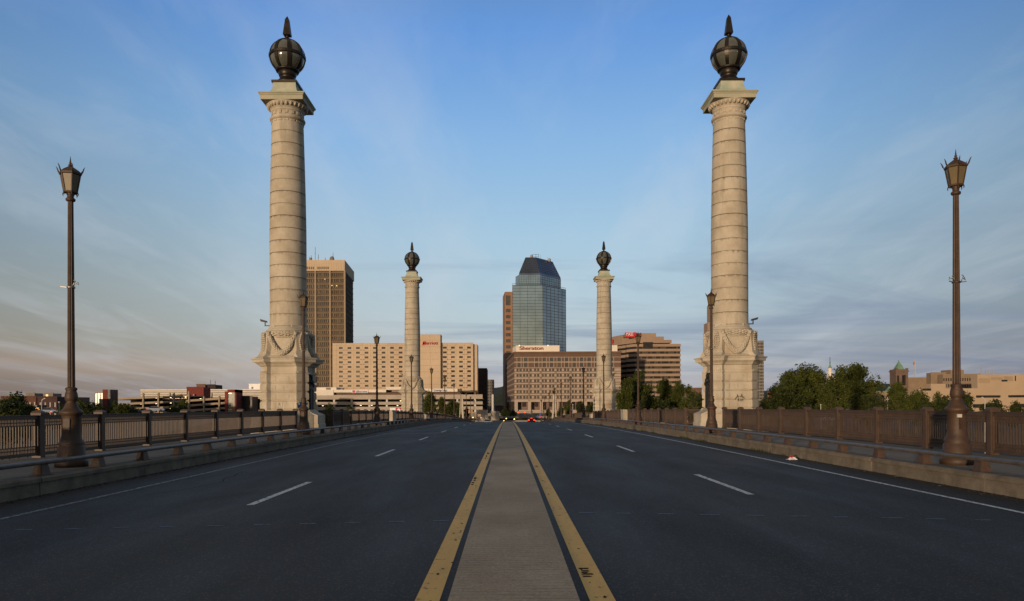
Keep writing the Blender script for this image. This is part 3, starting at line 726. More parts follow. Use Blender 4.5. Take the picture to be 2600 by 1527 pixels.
# ------------------------------------------------------------ parapet railings
def panel_mesh(L):
    b = MB(); z = lambda a: a
    b.box(-.05, .05, 0, L, 1.00, 1.09); b.box(-.065, .065, 0, L, 1.085, 1.105); b.box(-.045, .045, 0, L, .06, .14)
    for zz in (.92, .84, .30, .22): b.box(-.018, .018, 0, L, zz-.012, zz+.012)
    n = int(L/.105)
    for i in range(n):
        y = (i+.5)*L/n; b.box(-.011, .011, y-.017, y+.017, .14, 1.0)
        if i < n-1:
            y2 = (i+1)*L/n
            b.box(-.010, .010, y2-.010, y2+.010, .84, 1.0); b.box(-.010, .010, y2-.010, y2+.010, .14, .30)
    me_ = b.build('railing_panel', RAILP); d_ = me_.data; bpy.data.objects.remove(me_); return d_
def post_mesh():
    b = MB(); b.box(-.10, .10, -.085, .085, -.12, 1.10); b.box(-.115, .115, -.10, .10, -.12, .10)
    b.loft([[(x_*q, y_*w, z) for x_, y_ in ((-.13, -.11), (.13, -.11), (.13, .11), (-.13, .11))] for z, q, w in ((1.10, 1, 1), (1.16, 1.05, 1.05), (1.20, .85, .85), (1.225, .5, .5))])
    b.box(-.06, .06, -.105, -.08, .12, 1.0)
    me_ = b.build('post', RAILP); d_ = me_.data; bpy.data.objects.remove(me_); return d_
PM = {}; PO = post_mesh()
def railing(x, y0, y1, n, lab, ret0=0, ret1=0):
    r = empty('bridge_railing', (x, y0, SWZ(y0)), label=lab, cat='railing', group='brown iron bridge railings')
    L_ = (y1-y0)/n; key = round(L_, 3)
    if key not in PM: PM[key] = panel_mesh(L_-.17)
    for k in range(n+1):
        y = y0+k*L_; inst('post', PO, (0, y-y0, SWZ(y)-SWZ(y0)), r)
        if k < n:
            o = inst('railing_panel', PM[key], (0, y-y0+.085, SWZ(y+.085)-SWZ(y0)), r)
            sl_ = math.atan((SWZ(y+L_)-SWZ(y))/L_); o.rotation_euler = (sl_, 0, 0)
    sg = -1 if x < 0 else 1
    for rt, yy in ((ret0, y0), (ret1, y1)):
        if rt:
            if 'ret' not in PM: PM['ret'] = panel_mesh(1.9)
            o = inst('railing_panel', PM['ret'], (sg*.1, yy-y0, SWZ(yy)-SWZ(y0)), r, rz=(math.pi/2 if sg < 0 else -math.pi/2))
    return r
for s_ in (-1, 1):
    sd_ = 'left' if s_ < 0 else 'right'; x = s_*PXX+CX; o_ = .4 if s_ < 0 else 0
    railing(x, 42.7+o_-13*2.95, 42.7+o_, 13, 'long brown railing in the foreground, %s side of the bridge' % sd_, 0, 1)
    railing(x, 52.1, 76.6, 8, 'brown railing running on from just past the near column, %s side' % sd_, 1, 0)
    railing(x, 80.2, 107.9, 9, 'brown railing leading up to the distant column, %s side' % sd_, 0, 1)
    railing(x, 118.6, 205.6, 29, 'farthest brown railing beyond the distant column, %s side' % sd_, 1, 0)
    b = MB(); b.box(x-.42, x+.42, 77.5, 79.3, SWZ(78)-.3, SWZ(78)+1.05); b.box(x-.47, x+.47, 77.44, 79.36, SWZ(78)+1.05, SWZ(78)+1.17); b.box(x-s_*.42-.012, x-s_*.42+.012, 78.1, 78.7, SWZ(78)+.45, SWZ(78)+.8)
    o = b.build('stone_pier', STONE); tag(o, 'low pale stone pier between two stretches of the %s railing' % sd_, 'pier', 'low stone railing piers')
# guard rails beside the carriageway
gpost = MB(); gpost.loft([[(-.07*q, -.075*q2, z), (.07*q, -.075*q2, z), (.07*q, .075*q2, z), (-.07*q, .075*q2, z)] for z, q, q2 in ((-.0, 1.5, 1.9), (.02, 1.45, 1.85), (.215, 1.0, 1.25))])
gpost.box(-.14, .14, -.17, .17, -.005, .012)
gm = gpost.build('post', GUARDP); gpm = gm.data; bpy.data.objects.remove(gm)
for s_ in (-1, 1):
    x = s_*9.08+CX; r = empty('guard_rail', (x, 0, .35), label='low guard rail on stubby posts along the %s kerb' % ('left' if s_ < 0 else 'right'), cat='guard rail', group='low guard rails')
    b = MB(); yy = [y for y in YS if 0 <= y <= 235]
    rings = []
    for y in yy:
        z = zr(y)+.35; rings.append([(x+a, y, z+c) for a, c in ((-.09, .205), (.09, .205), (.105, .235), (.105, .262), (.07, .282), (-.07, .282), (-.105, .262), (-.105, .235))])
    b.loft(rings, smooth=False); b.build('beam', GUARDT, r)
    d = 14.45-5*2.0; k = 0
    while d < 208:
        inst('post', gpm, (0, d, zr(d)), r, rz=0 if s_ > 0 else math.pi); d += 2.0; k += 1
        if k >= 99: break
# end pylons of the bridge
def pylon(x, y, lab):
    r = empty('end_pylon', (x, y, SWZ(y)), label=lab, cat='pylon', group='end pylons of the bridge'); L = dict(parent=r, world_coords=False)
    S_ = lambda h_, z: [(-h_, -h_, z), (h_, -h_, z), (h_, h_, z), (-h_, h_, z)]
    b = MB(); b.loft([S_(.95, -.3), S_(.95, .55), S_(.85, .6), S_(.62, 1.15), S_(.6, 1.4)]); b.build('base', STONE, **L)
    b = MB(); b.loft([S_(.60, 1.4), S_(.62, 1.7), S_(.56, 3.0), S_(.42, 6.4), S_(.36, 7.9), S_(.40, 7.95), S_(.40, 8.1)]); b.build('shaft', STONE, **L)
    b = MB(); b.lathe([(8.1, .3), (8.2, .22), (8.35, .3), (8.6, .45), (8.85, .5), (8.95, .42), (9.0, .2)], 10, smooth=False); b.build('lantern', BRONZE, **L)
pylon(-13.0, 211, 'slim pale pylon with a dark lantern at the far left end of the bridge')
pylon(13.1, 211, 'slim pale pylon with a dark lantern at the far right end of the bridge')

# ------------------------------------------------------------ city: helpers
def wall(mb, p0, p1, z0, z1, rects, depth=.25):
    # wall from p0 to p1 (outer face to the right of p0->p1) with real openings; rects in metres (u0,u1,z0,z1)
    p0 = Vector((*p0, 0)); p1 = Vector((*p1, 0)); L_ = (p1-p0).length; e = (p1-p0)/L_; n = Vector((e.y, -e.x, 0))
    us = sorted({0, L_, *[r[0] for r in rects], *[r[1] for r in rects]}); zs = sorted({z0, z1, *[r[2] for r in rects], *[r[3] for r in rects]})
    W = lambda u, z, q=0: tuple(p0+e*u+Vector((0, 0, z))-n*q)
    for k in range(len(zs)-1):
        run = None
        for i in range(len(us)-1):
            cu, cz = (us[i]+us[i+1])/2, (zs[k]+zs[k+1])/2
            hole = any(r[0] < cu < r[1] and r[2] < cz < r[3] for r in rects)
            if not hole and run is None: run = us[i]
            if hole and run is not None: mb.quad(W(run, zs[k]), W(us[i], zs[k]), W(us[i], zs[k+1]), W(run, zs[k+1])); run = None
        if run is not None: mb.quad(W(run, zs[k]), W(L_, zs[k]), W(L_, zs[k+1]), W(run, zs[k+1]))
    for a, b, c, d in rects:
        mb.quad(W(a, c, depth), W(a, c), W(a, d), W(a, d, depth)); mb.quad(W(b, c), W(b, c, depth), W(b, d, depth), W(b, d))
        mb.quad(W(a, c, depth), W(b, c, depth), W(b, c), W(a, c)); mb.quad(W(a, d), W(b, d), W(b, d, depth), W(a, d, depth))
    return e, n, W
PANE = {}
def pane_mesh(w, h, m, mull=0):
    k = (round(w, 2), round(h, 2), m.name, mull)
    if k not in PANE:
        b = MB(); b.box(0, w, 0, .06, 0, h)
        if mull: b.box(w/2-.06, w/2+.06, -.05, 0, 0, h)
        o = b.build('window', m); PANE[k] = o.data; bpy.data.objects.remove(o)
    return PANE[k]
def panes(root, p0, p1, rects, depth, mats, maxn=100, mull=0, name='window'):
    p0 = Vector((*p0, 0)); p1 = Vector((*p1, 0)); e = (p1-p0).normalized(); n = Vector((e.y, -e.x, 0)); ang = math.atan2(e.y, e.x)
    rest = [MB() for _ in mats]; rl = Vector(root.location)
    for i, (a, b_, c, d) in enumerate(rects):
        m = mats[0] if random.random() < .62 or len(mats) == 1 else random.choice(mats[1:])
        q = p0+e*a-n*depth+Vector((0, 0, c))
        if i < maxn: inst(name, pane_mesh(b_-a, d-c, m, mull), q-rl, root, rz=ang)
        else:
            A = p0+e*a-n*depth; B = p0+e*b_-n*depth
            rest[mats.index(m)].quad((A.x, A.y, c), (B.x, B.y, c), (B.x, B.y, d), (A.x, A.y, d))
    for rb, m in zip(rest, mats):
        if rb.v: tag(rb.build('windows', m, root), kind='stuff')
def box_body(mb, x0, x1, y0, y1, z0, z1, front=False):
    # walls without the front face, plus a roof
    mb.quad((x0, y1, z0), (x0, y0, z0), (x0, y0, z1), (x0, y1, z1)); mb.quad((x1, y0, z0), (x1, y1, z0), (x1, y1, z1), (x1, y0, z1))
    mb.quad((x1, y1, z0), (x0, y1, z0), (x0, y1, z1), (x1, y1, z1)); mb.quad((x0, y0, z1), (x1, y0, z1), (x1, y1, z1), (x0, y1, z1))
    if front: mb.quad((x0, y0, z0), (x1, y0, z0), (x1, y0, z1), (x0, y0, z1))
def text(body, m, root, loc, size, name='lettering', bold=0.0, depth=.15, rz=0, xs=1.0):
    cu = bpy.data.curves.new(name, 'FONT'); cu.body = body; cu.size = size; cu.extrude = depth; cu.offset = bold*size; cu.materials.append(m)
    o = bpy.data.objects.new(name, cu); COL.objects.link(o)
    dg = bpy.context.evaluated_depsgraph_get(); me_ = bpy.data.meshes.new_from_object(o.evaluated_get(dg)); bpy.data.objects.remove(o)
    o = bpy.data.objects.new(name, me_); COL.objects.link(o); o.parent = root; o.location = Vector(loc)-Vector(root.location); o.rotation_euler = (math.pi/2, 0, rz); o.scale = (xs, 1, 1)
    if not me_.materials: me_.materials.append(m)
    return o
TAN = mat("tan_concrete", (.54, .42, .29), .9, .14, .08, .1, 3)
TAN2 = mat("pale_concrete_band", (.42, .36, .29), .9, .2, .15)
WHITEW = mat("white_wall_panel", (.74, .67, .57), .85, .12, .1)
BROWNC = mat("bronze_concrete", (.125, .088, .050), .85, .3, .15)
BROWNL = mat("light_bronze_pier", (.33, .25, .165), .85, .2, .15)
DKG = glass_mat("dark_window_glass", (.030, .026, .022), .35, 0, .5, .5)
DKG2 = glass_mat("window_with_blind", (.11, .085, .055), .35, 0, .5, .8)
GRG = glass_mat("grey_window_glass", (.085, .088, .085), .15, 0, .4, .5)
LITW = emis("lit_window", (1.0, .72, .22), 1.0)
MIRR = glass_mat("mirror_glass", (.36, .43, .455), .07, .85, .28, .09, bump=.05)
MIRD = glass_mat("dark_mirror_roof", (.19, .225, .29), .12, .85, .3, .09)
MULL = mat("dark_mullion", (.035, .04, .045), .5)
BRK = mat("red_brown_brick", (.150, .090, .060), .9, .25, .3)
BRKD = mat("dark_brick", (.060, .028, .024), .9, .3, .2)
PINK = mat("pink_precast", (.40, .32, .255), .9, .14, .2)
PINKD = mat("brown_band", (.14, .085, .055), .9, .2, .2)
MASSC = mat("brown_grey_precast", (.33, .235, .165), .9, .16, .15)
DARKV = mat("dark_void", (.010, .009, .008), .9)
REDS = mat("red_sign_paint", (.50, .02, .03), .5); REDD = mat("deep_red_letters", (.25, .015, .012), .5)
WHITES = mat("white_sign_paint", (.8, .78, .75), .5); BLUES = mat("blue_sign_paint", (.02, .08, .28), .5)
CONC = mat("grey_concrete", (.24, .215, .18), .9, .3, .3)
STEELW = mat("white_painted_steel", (.55, .52, .48), .6)
GREENR = mat("green_copper_roof", (.16, .30, .19), .8, .3, .5)
LAMPW = emis("lamp_glow", (1.0, .74, .38), 3.0)
def split_mb(b):
    out = []
    for k in range(0, len(b.v), 8):
        q = MB(); q.add(b.v[k:k+8], [tuple(i-k for i in f) for f in b.f if k <= f[0] < k+8]); out.append(q)
    return out
def antenna(root, x, y, z, h, m=None):
    b = MB(); b.bar((x, y, z), (x, y, z+h), .22); b.bar((x-.5, y, z+h*.6), (x+.5, y, z+h*.6), .12); b.build('antenna', m or BLACKM, root)

# --- tall brown office tower, left
d = 500; x0, x1 = PX(690, d), PX(876.5, d); zt = PZ(660.8, d, 860); p = d/F
fl = 14.63*p; zb = G
t = empty('office_tower', (x0, d, G), label='tall brown office tower with a pale top band behind the near left column', cat='building')
b = MB(); rects = []
ztop = zt-27.4*p*1.0      # underside of the pale band
bay = 37.1*p; nb = int((x1-x0)/bay)
k = 0; z = ztop-1.2
while z-fl > G+2:
    for j in range(5):
        ub = (x1-x0)-(j+1)*bay
        if ub < 0: break
        for i in range(6):
            u = ub+1.15+i*(bay-1.35)/6; rects.append((u+.28, u+(bay-1.35)/6-.12, z-fl+1.45, z-.35))
    z -= fl
wall(b, (x0, d), (x1, d), G, ztop, rects, .5)
xb = PX(897.5, d*1.088); yb = d*1.088
e_, n_, W_ = wall(b, (x1, d), (xb, yb), G, ztop, [], .3)
b.quad((xb, yb, G), (x0-3, yb, G), (x0-3, yb, ztop), (xb, yb, ztop)); b.quad((x0-3, yb, G), (x0, d, G), (x0, d, ztop), (x0-3, yb, ztop))
b.build('wall', BROWNC, t)
panes(t, (x0, d), (x1, d), rects, .45, [DKG, DKG2], 100)
b = MB()
for j in range(6):
    xx = x1-j*bay; b.box(xx-.55, xx+.55, d-.7, d+.1, G, ztop)
b.build('pier', BROWNL, t)
b = MB(); z = ztop-1.2
while z > G+2: b.box(x0, x1, d-.18, d+.05, z-.30, z+.32); z -= fl
b.build('spandrel', mat("spandrel_bronze", (.20, .145, .085), .85), t)
b = MB(); z = ztop-1.2; vy = (yb-d)
for i in range(1, 12): q = i/12; b.bar((x1+(xb-x1)*q+.1, d+vy*q, G), (x1+(xb-x1)*q+.1, d+vy*q, ztop), .35)
while z > G+2: b.bar((x1+.1, d, z), (xb+.1, yb, z), .35); z -= fl
b.build('side_grid', mat("bronze_grid", (.15, .12, .085), .8), t)
b = MB(); b.loft([[(x0, d-.6, zz), (x1+.1, d-.6, zz), (xb+.8, yb, zz), (x0-3, yb, zz)] for zz in (ztop, zt)]); b.build('top_band', TAN, t)
b = MB()
for j in range(4):
    for i in range(6):
        if j == 0: continue
        if i == 0 and b.v: b.build('louvre', mat('brown_louvre', (.20, .14, .09)), t); b = MB()
        u = x1-(j+1)*bay+1.4+i*(bay-1.8)/6; b.box(u, u+.95, d-.66, d-.58, zt-23.5*p, zt-17*p)
b.build('louvre', mat("brown_louvre", (.20, .14, .09)), t)
b = MB()
for j in range(0, 26): xx = x1-.6-j*bay/6.0; b.box(xx-.05, xx+.05, d-.64, d-.58, ztop+.3, zt-7*p)
b.build('panel_joints', BROWNL, t)
for (xs_, h_) in ((779, 3.5), (784, 4.4), (794, 9.5), (802, 5), (820, 3), (840, 6)): antenna(t, PX(xs_, d), d+8, zt, h_*1.1)
b = MB(); b.blob((PX(837, d), d+8, zt+2.2), (1.7, .8, 2.0)); b.blob((PX(783, d), d+8, zt+2.4), (.9, .6, 1.0)); b.box(PX(787, d), PX(835, d), d+7, d+12, zt-.1, zt+.6); b.build('roof_plant', mat("roof_plant_grey", (.2, .17, .14)), t)
b = MB()
for xs_, ys_ in ((855, 726), (843, 725.5), (825, 709)): b.box(PX(xs_-.9, d, ys_), PX(xs_+.9, d, ys_), d-.1, d-.02, PZ(ys_+1.2, d, xs_), PZ(ys_-1.2, d, xs_))
b.build('lit_window', LITW, t)

# --- tan hotel
d = 430; p = d/F; t = empty('hotel', (PX(844.7, d), d, G), label='wide tan hotel with small square windows and red script-like sign', cat='building')
x0, x1, x2 = PX(844.7, d), PX(1201.8, d), PX(1212, d); zt = PZ(873.6, d, 950); lx0, lx1 = PX(1067.5, d), PX(1119.6, d)
rects = []; vents = []
cols = [866.0+i*21.65 for i in range(10)]+[1130+i*20.4 for i in range(4)]
for r_ in range(9):
    z = PZ(883.8+r_*12.0, d, 1000)
    for xc in cols:
        u = PX(xc, d)-x0; rects.append((u-4.7*p, u+4.7*p, z-2.6*p, z+2.6*p))
    for i, xc in enumerate(cols):
        if i % 2 == 0:
            u = PX(xc+10.8, d)-x0
            for o_ in (-3.8, 3.8):
                if not (lx0 < x0+u < lx1): vents.append((x0+u+(o_-2.2)*p, x0+u+(o_+2.2)*p, z-5.9*p, z-4.7*p))
b = MB(); wall(b, (x0, d), (x1, d), G, zt, rects, .35); box_body(b, x0, x1, d, d+18, G, zt); b.box(x0-.05, x1+.05, d-.12, d+.3, zt, zt+.5)
b.box(x1, x2, d+1.5, d+17, G, zt-.3); b.build('wall', TAN, t)
rects.sort(key=lambda r_: -r_[2]); panes(t, (x0, d), (x1, d), rects, .3, [DKG, DKG2], 100)
b = MB(); [b.box(a, c, d-.05, d-.01, e, f) for a, c, e, f in vents]; b.build('vents', mat("vent_brown", (.16, .09, .045)), t)
b = MB()
for r_ in range(10): z = PZ(877.8+r_*12.0, d, 1000); b.box(x0, x1, d-.02, d-.005, z-.04, z+.04)
for i in range(16): xx = PX(855+i*21.65, d); b.box(xx-.04, xx+.04, d-.02, d-.005, G, zt)
b.build('panel_joints', mat("tan_joint", (.30, .20, .125)), t)
b = MB(); zl = PZ(852, d, 1090); b.box(lx0, lx1, d-2.2, d+8, G, zl); b.box(lx0-.1, lx1+.1, d-2.3, d+8.1, zl, zl+.35)
b.build('lift_tower', TAN, t)
b = MB()
for i in range(12): z = zl-3-i*3.6; b.box(lx0, lx1, d-2.215, d-2.2, z-.05, z+.05)
xx = (lx0+lx1)/2; b.box(xx-.05, xx+.05, d-2.215, d-2.2, G, zl); b.build('panel_joints', mat("tan_joint_line", (.32, .215, .135)), t)
sgn = empty('sign', (0, 0, 0)); 
o = text('Marriott', REDS, t, (PX(1074, d, 873), d-2.6, PZ(876.0, d, 1090)), 8.3*p*1.35, 'lettering', .008, .15, 0, .86)
me_ = o.data; w_ = max(v.co.x for v in me_.vertices)*o.scale[0]; o.scale[0] *= (39*p)/w_
bpy.data.objects.remove(sgn)
b = MB(); xx = PX(1073.5, d, 873); z_ = PZ(877, d, 1090); b.bar((xx, d-2.5, z_), (xx+1.1, d-2.5, z_+2.1), .5, .3); b.bar((xx+.9, d-2.5, z_+2.1), (xx+1.4, d-2.5, z_+.2), .5, .3); b.bar((xx-.4, d-2.5, z_-.1), (xx+1.0, d-2.5, z_+.1), .35, .3)
b.build('sign_flourish', REDS, t)

# --- car park and shopping podium under the hotel
d = 400; p = d/F; x0, x1 = PX(700, d), PX(1208, d); t = empty('parking_garage', (x0, d, G), label='long low car park with open dark decks below the tan hotel', cat='building')
Zs = lambda y: PZ(y, d, 950)
b = MB()
for a, c, pr_ in ((1003.1, 1014.4, 0), (1020.9, 1028.3, 0), (1033.3, 1041.7, 0), (1047, 1056, 0)): b.box(x0, x1+3.6, d, d+.5, Zs(c), Zs(a)); b.box(x0, x1+3.6, d+.5, d+28, Zs(c), Zs(c)+.35)
b.build('deck', CONC if False else TAN2, t)
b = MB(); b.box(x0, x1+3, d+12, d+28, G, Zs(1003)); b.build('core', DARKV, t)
b = MB()
for i in range(13):
    xx = PX(713+i*44.8, d); b.box(xx-.5, xx+.5, d+.5, d+1.6, G, Zs(1003))
b.build('pier', STEELW, t)
b = MB(); b.box(x0, x1, d+2, d+20, Zs(1003), Zs(996.7)); b.build('recessed_wall', PINKD, t)
b = MB()
b.box(x0, PX(847, d), d-.1, d+20, Zs(1003.9), Zs(989.5)); b.box(PX(847, d), PX(980, d), d+.2, d+20, Zs(996.7), Zs(989.5)); b.box(PX(980, d), PX(1060, d), d+.3, d+20, Zs(990.5), Zs(983))
b.box(x0, PX(853, d), d+1, d+18, Zs(989.5), Zs(983.3)); b.box(PX(1060, d), PX(1161.5, d), d+.2, d+20, Zs(995.8), Zs(987.8)); b.build('white_parapet', WHITEW, t)
b = MB(); b.box(PX(827, d), PX(837.5, d), d+.6, d+5, Zs(989.3), Zs(984.3)); b.box(PX(857, d), PX(866, d), d+4, d+8, Zs(989.5), Zs(986)); b.box(PX(1134, d), PX(1146, d), d+4, d+8, Zs(987.8), Zs(984)); b.box(PX(1172, d), PX(1203, d), d+2, d+8, Zs(1003), Zs(996)); [q_.build('roof_plant', CONC, t) for q_ in split_mb(b)]
b = MB(); b.box(PX(893.6, d), PX(934, d), d-.25, d-.02, Zs(998), Zs(990.6)); b.build('sign_board', WHITES, t)
b = MB(); b.box(PX(895, d), PX(902, d), d-.32, d-.25, Zs(997.4), Zs(991.2)); b.build('sign_emblem', REDS, t)
b = MB(); b.add([(PX(895.2, d), d-.36, Zs(991.4)), (PX(898.5, d), d-.36, Zs(991.4)), (PX(896.2, d), d-.36, Zs(996))], [(0, 2, 1)]); b.box(PX(903.5, d), PX(932, d), d-.30, d-.25, Zs(997.4), Zs(995.0)); b.build('sign_stripe', BLUES, t)
o = text('UMassCenter', REDS, t, (PX(903.5, d), d-.33, Zs(994.6)), .95, 'lettering', .02, .03); w_ = max(v.co.x for v in o.data.vertices); o.scale[0] = 28.5*p/w_; o.scale[1] = .95
o = text('AT SPRINGFIELD', WHITES, t, (PX(904.5, d), d-.34, Zs(997.0)), .48, 'lettering', .01, .02); w_ = max(v.co.x for v in o.data.vertices); o.scale[0] = 26*p/w_
o = text('Cambridge College', BLUES, t, (PX(1102, d), d+.08, Zs(994.2)), 1.25, 'lettering', .012, .03); w_ = max(v.co.x for v in o.data.vertices); o.scale[0] = 33*p/w_
b = MB(); b.bar((PX(1098, d), d+.1, Zs(993)), (PX(1100.5, d), d+.1, Zs(990)), .4, .1); b.build('sign_emblem', BLUES, t)
b = MB()
for xs_, ys_ in ((816, 1030.2), (843, 1034), (913, 1029.7), (941, 1029.7), (953.5, 1030.6), (979, 1030.6), (1007, 1030.6), (1015, 1018.5), (829, 1043), (954, 1043)): b.box(PX(xs_-1.8, d), PX(xs_+1.8, d), d+3, d+3.3, Zs(ys_+.6), Zs(ys_-.6))
b.build('ceiling_light', LAMPW, t)

# --- dark brick block and grey flats, centre left
def plain_block(name, lab, x0s, x1s, d, ytop, depth, m, wm, rows, cols, wfrac=(.55, .5), cat='building', side=None, y0=None, roofm=None):
    x0, x1 = PX(x0s, d), PX(x1s, d); zt = PZ(ytop, d, (x0s+x1s)/2); z0 = G if y0 is None else PZ(y0, d, x0s)
    t = empty(name, (x0, d, G), label=lab, cat=cat); b = MB(); rects = []
    if rows:
        fh = (zt-z0-1.2)/rows; cw = (x1-x0)/cols
        for r_ in range(rows):
            for c_ in range(cols):
                u = (c_+.5)*cw; z = z0+fh*(r_+.55); rects.append((u-cw*wfrac[0]/2, u+cw*wfrac[0]/2, z-fh*wfrac[1]/2, z+fh*wfrac[1]/2))
    wall(b, (x0, d), (x1, d), G, zt, rects, .25); box_body(b, x0, x1, d, d+depth, G, zt); b.box(x0-.1, x1+.1, d-.1, d+.25, zt-.35, zt+.25)
    b.build('wall', m, t)
    if rects: panes(t, (x0, d), (x1, d), sorted(rects, key=lambda q: -q[2]), .2, wm, 100)
    return t
t = plain_block('office_block', 'dark brown brick block right of the tan hotel', 1213.3, 1236.5, 520, 936, 25, BRKD, [DKG], 7, 1, (.86, .42))
t = plain_block('apartment_block', 'narrow grey apartment block beside the dark brick one', 1237.5, 1254, 620, 965, 20, mat("grey_flats", (.17, .155, .135)), [DKG, GRG], 11, 3, (.5, .45))

# --- mirror-glass tower
d = 480; p = d/F; t = empty('glass_tower', (PX(1301, d), d, G), label='blue-grey mirror glass tower with a sloping dark crown', cat='building')
A = (PX(1301, d, 725), d); B = (PX(1377.7, d, 725), d); dr = d*1.036; C_ = (PX(1437, dr, 735), dr+2)
back = 34
zt = PZ(724.9, d, 1340)
poly = [A, B, C_, (C_[0]-6, C_[1]+back), (A[0], A[1]+back)]
b = MB(); b.prism(poly, G, zt); b.build('glass_wall', MIRR, t)
def gridlines(name, p0, p1, z0, z1, nv, dz, m, w=.18, off=.06, extra=0):
    b = MB(); p0 = Vector((*p0, 0)); p1 = Vector((*p1, 0)); e = (p1-p0).normalized(); n = Vector((e.y, -e.x, 0))*off
    for i in range(nv+1):
        q = p0+(p1-p0)*i/nv+n; b.bar((q.x, q.y, z0), (q.x, q.y, z1), w)
    z = z1-.1; i = 0
    while z > z0:
        a = p0+n; c = p1+n; b.bar((a.x, a.y, z), (c.x, c.y, z), w*(.8 if i % 2 else 1.1)); z -= dz; i += 1
    return b.build(name, m, t)
gridlines('mullion_grid', A, B, G, zt, 4, 7.65*p, MULL); gridlines('mullion_grid', B, C_, G, zt, 6, 7.65*p, MULL)
A2 = (PX(1318, d+2, 700), d+2.5); B2 = (PX(1371.7, d+2, 700), d+2.5); C2 = (PX(1424.6, dr, 700), dr+4); A3 = (PX(1309, d+10, 700), d+10)
z2 = PZ(697.5, d+2, 1340)
b = MB(); b.prism([A2, B2, C2, (C2[0]-5, C2[1]+back-8), (A3[0], A3[1]+back-16), A3], zt, z2); b.build('upper_glass_wall', MIRR, t)
gridlines('mullion_grid', A2, B2, zt, z2, 9, 5.5*p, MULL, .14); gridlines('mullion_grid', B2, C2, zt, z2, 9, 5.5*p, MULL, .14)
ztp = PZ(654, d+8, 1340); R1 = [A2, B2, C2, (C2[0]-5, C2[1]+back-8), (A2[0], A2[1]+back-8)]
TA = (PX(1334.5, d+8, 655), d+8); TB = (PX(1361, d+8, 655), d+8); k_ = (PX(1405, d+14, 660)-TB[0])/(C2[0]-B2[0]); TC = (TB[0]+k_*(C2[0]-B2[0]), TB[1]+k_*(C2[1]-B2[1]))
R2 = [TA, TB, TC, (TC[0]-3, TC[1]+8), (TA[0], TA[1]+12)]
b = MB(); b.loft([[(x, y, z2) for x, y in R1], [(x, y, z2+.8) for x, y in R1], [(x, y, ztp) for x, y in R2]]); b.build('crown', MIRD, t)
b = MB()
for (P0, P1), (Q0, Q1), nv in (((A2, B2), (TA, TB), 9), ((B2, C2), (TB, TC), 10)):
    for i in range(nv+1):
        q = i/nv; a = [P0[k]+(P1[k]-P0[k])*q for k in (0, 1)]; c = [Q0[k]+(Q1[k]-Q0[k])*q for k in (0, 1)]
        b.bar((a[0], a[1]-.08, z2+.8), (c[0], c[1]-.08, ztp), .12)
    for j in range(1, 8):
        s_ = j/8; a = [P0[k]+(Q0[k]-P0[k])*s_ for k in (0, 1)]; c = [P1[k]+(Q1[k]-P1[k])*s_ for k in (0, 1)]
        b.bar((a[0], a[1]-.08, z2+.8+(ztp-z2-.8)*s_), (c[0], c[1]-.08, z2+.8+(ztp-z2-.8)*s_), .12)
b.build('crown_grid', MULL, t)
b = MB(); b.prism([A, B, C_, (C_[0]-6, C_[1]+back), (A[0], A[1]+back)], zt, zt+.15)
for P0, P1, nv in ((A, B, 12), (B, C_, 12)):
    b.bar((*P0, zt+1.1), (*P1, zt+1.1), .15)
    for i in range(nv+1): q = i/nv; xx, yy = P0[0]+(P1[0]-P0[0])*q, P0[1]+(P1[1]-P0[1])*q; b.bar((xx, yy, zt), (xx, yy, zt+1.1), .15)
b.build('roof_rail', MULL, t)
b = MB(); xx = PX(1349, d+12, 650); b.blob((xx, d+12, ztp+1.6), (1.0, .6, 1.0)); xx = PX(1395, d+18, 655); b.blob((xx, d+18, ztp+.2), (1.1, .8, 1.2)); b.build('dish', TAN2, t)
b = MB()
for xs_ in (1354, 1362, 1369): xx = PX(xs_, d+12); b.bar((xx, d+12, ztp), (xx, d+12, ztp+3.2), .18)
b.bar((PX(1354, d+12), d+12, ztp+2.6), (PX(1369, d+12), d+12, ztp+2.6), .15); b.bar((PX(1354, d+12), d+12, ztp+1.2), (PX(1369, d+12), d+12, ztp+1.2), .15)
b.build('antenna_frame', BLACKM, t); b = MB()
b.bar((PX(1374, d+12), d+12, ztp), (PX(1374, d+12), d+12, ztp+2.5), .12); b.build('antenna', BLACKM, t); b = MB(); b.bar((PX(1392, d+18), d+18, ztp-2), (PX(1392, d+18), d+18, ztp+2.2), .12); b.bar((PX(1397, d+18), d+18, ztp-2), (PX(1397, d+18), d+18, ztp+1.8), .12)
b.build('antenna', BLACKM, t)
# brick wing on its left
xa, xb_, xc_ = PX(1276.5, d+22, 760), PX(1282, d-1, 760), PX(1301, d-1, 760); zw = PZ(741.3, d-1, 1290)
b = MB(); W0 = [(xb_, d-1), (xc_, d-1), (xc_, d+22), (xa, d+22)]
rects = []; z = zw-2.2-5.5; w0 = 1.3*p; rects = [(w0+.3, 14.3*p, zw-8.6-.1, zw-2.4)]
z = zw-11.0
while z > G+8: rects.append((w0+.3, 14.3*p, z-2.15, z)); z -= 15.3*p
wall(b, (xb_, d-1), (xc_, d-1), G, zw, rects, .3); wall(b, (xa, d+22), (xb_, d-1), G, zw, [], .3)
b.quad((xc_, d-1, G), (xc_, d+22, G), (xc_, d+22, zw), (xc_, d-1, zw)); b.quad((xb_, d-1, zw), (xc_, d-1, zw), (xc_, d+22, zw), (xa, d+22, zw)); b.quad((xc_, d+22, G), (xa, d+22, G), (xa, d+22, zw), (xc_, d+22, zw))
b.build('brick_wing', mat("orange_brick", (.30, .165, .095), .9, .2, .3), t)
panes(t, (xb_, d-1), (xc_, d-1), rects, .25, [GRG], 40)

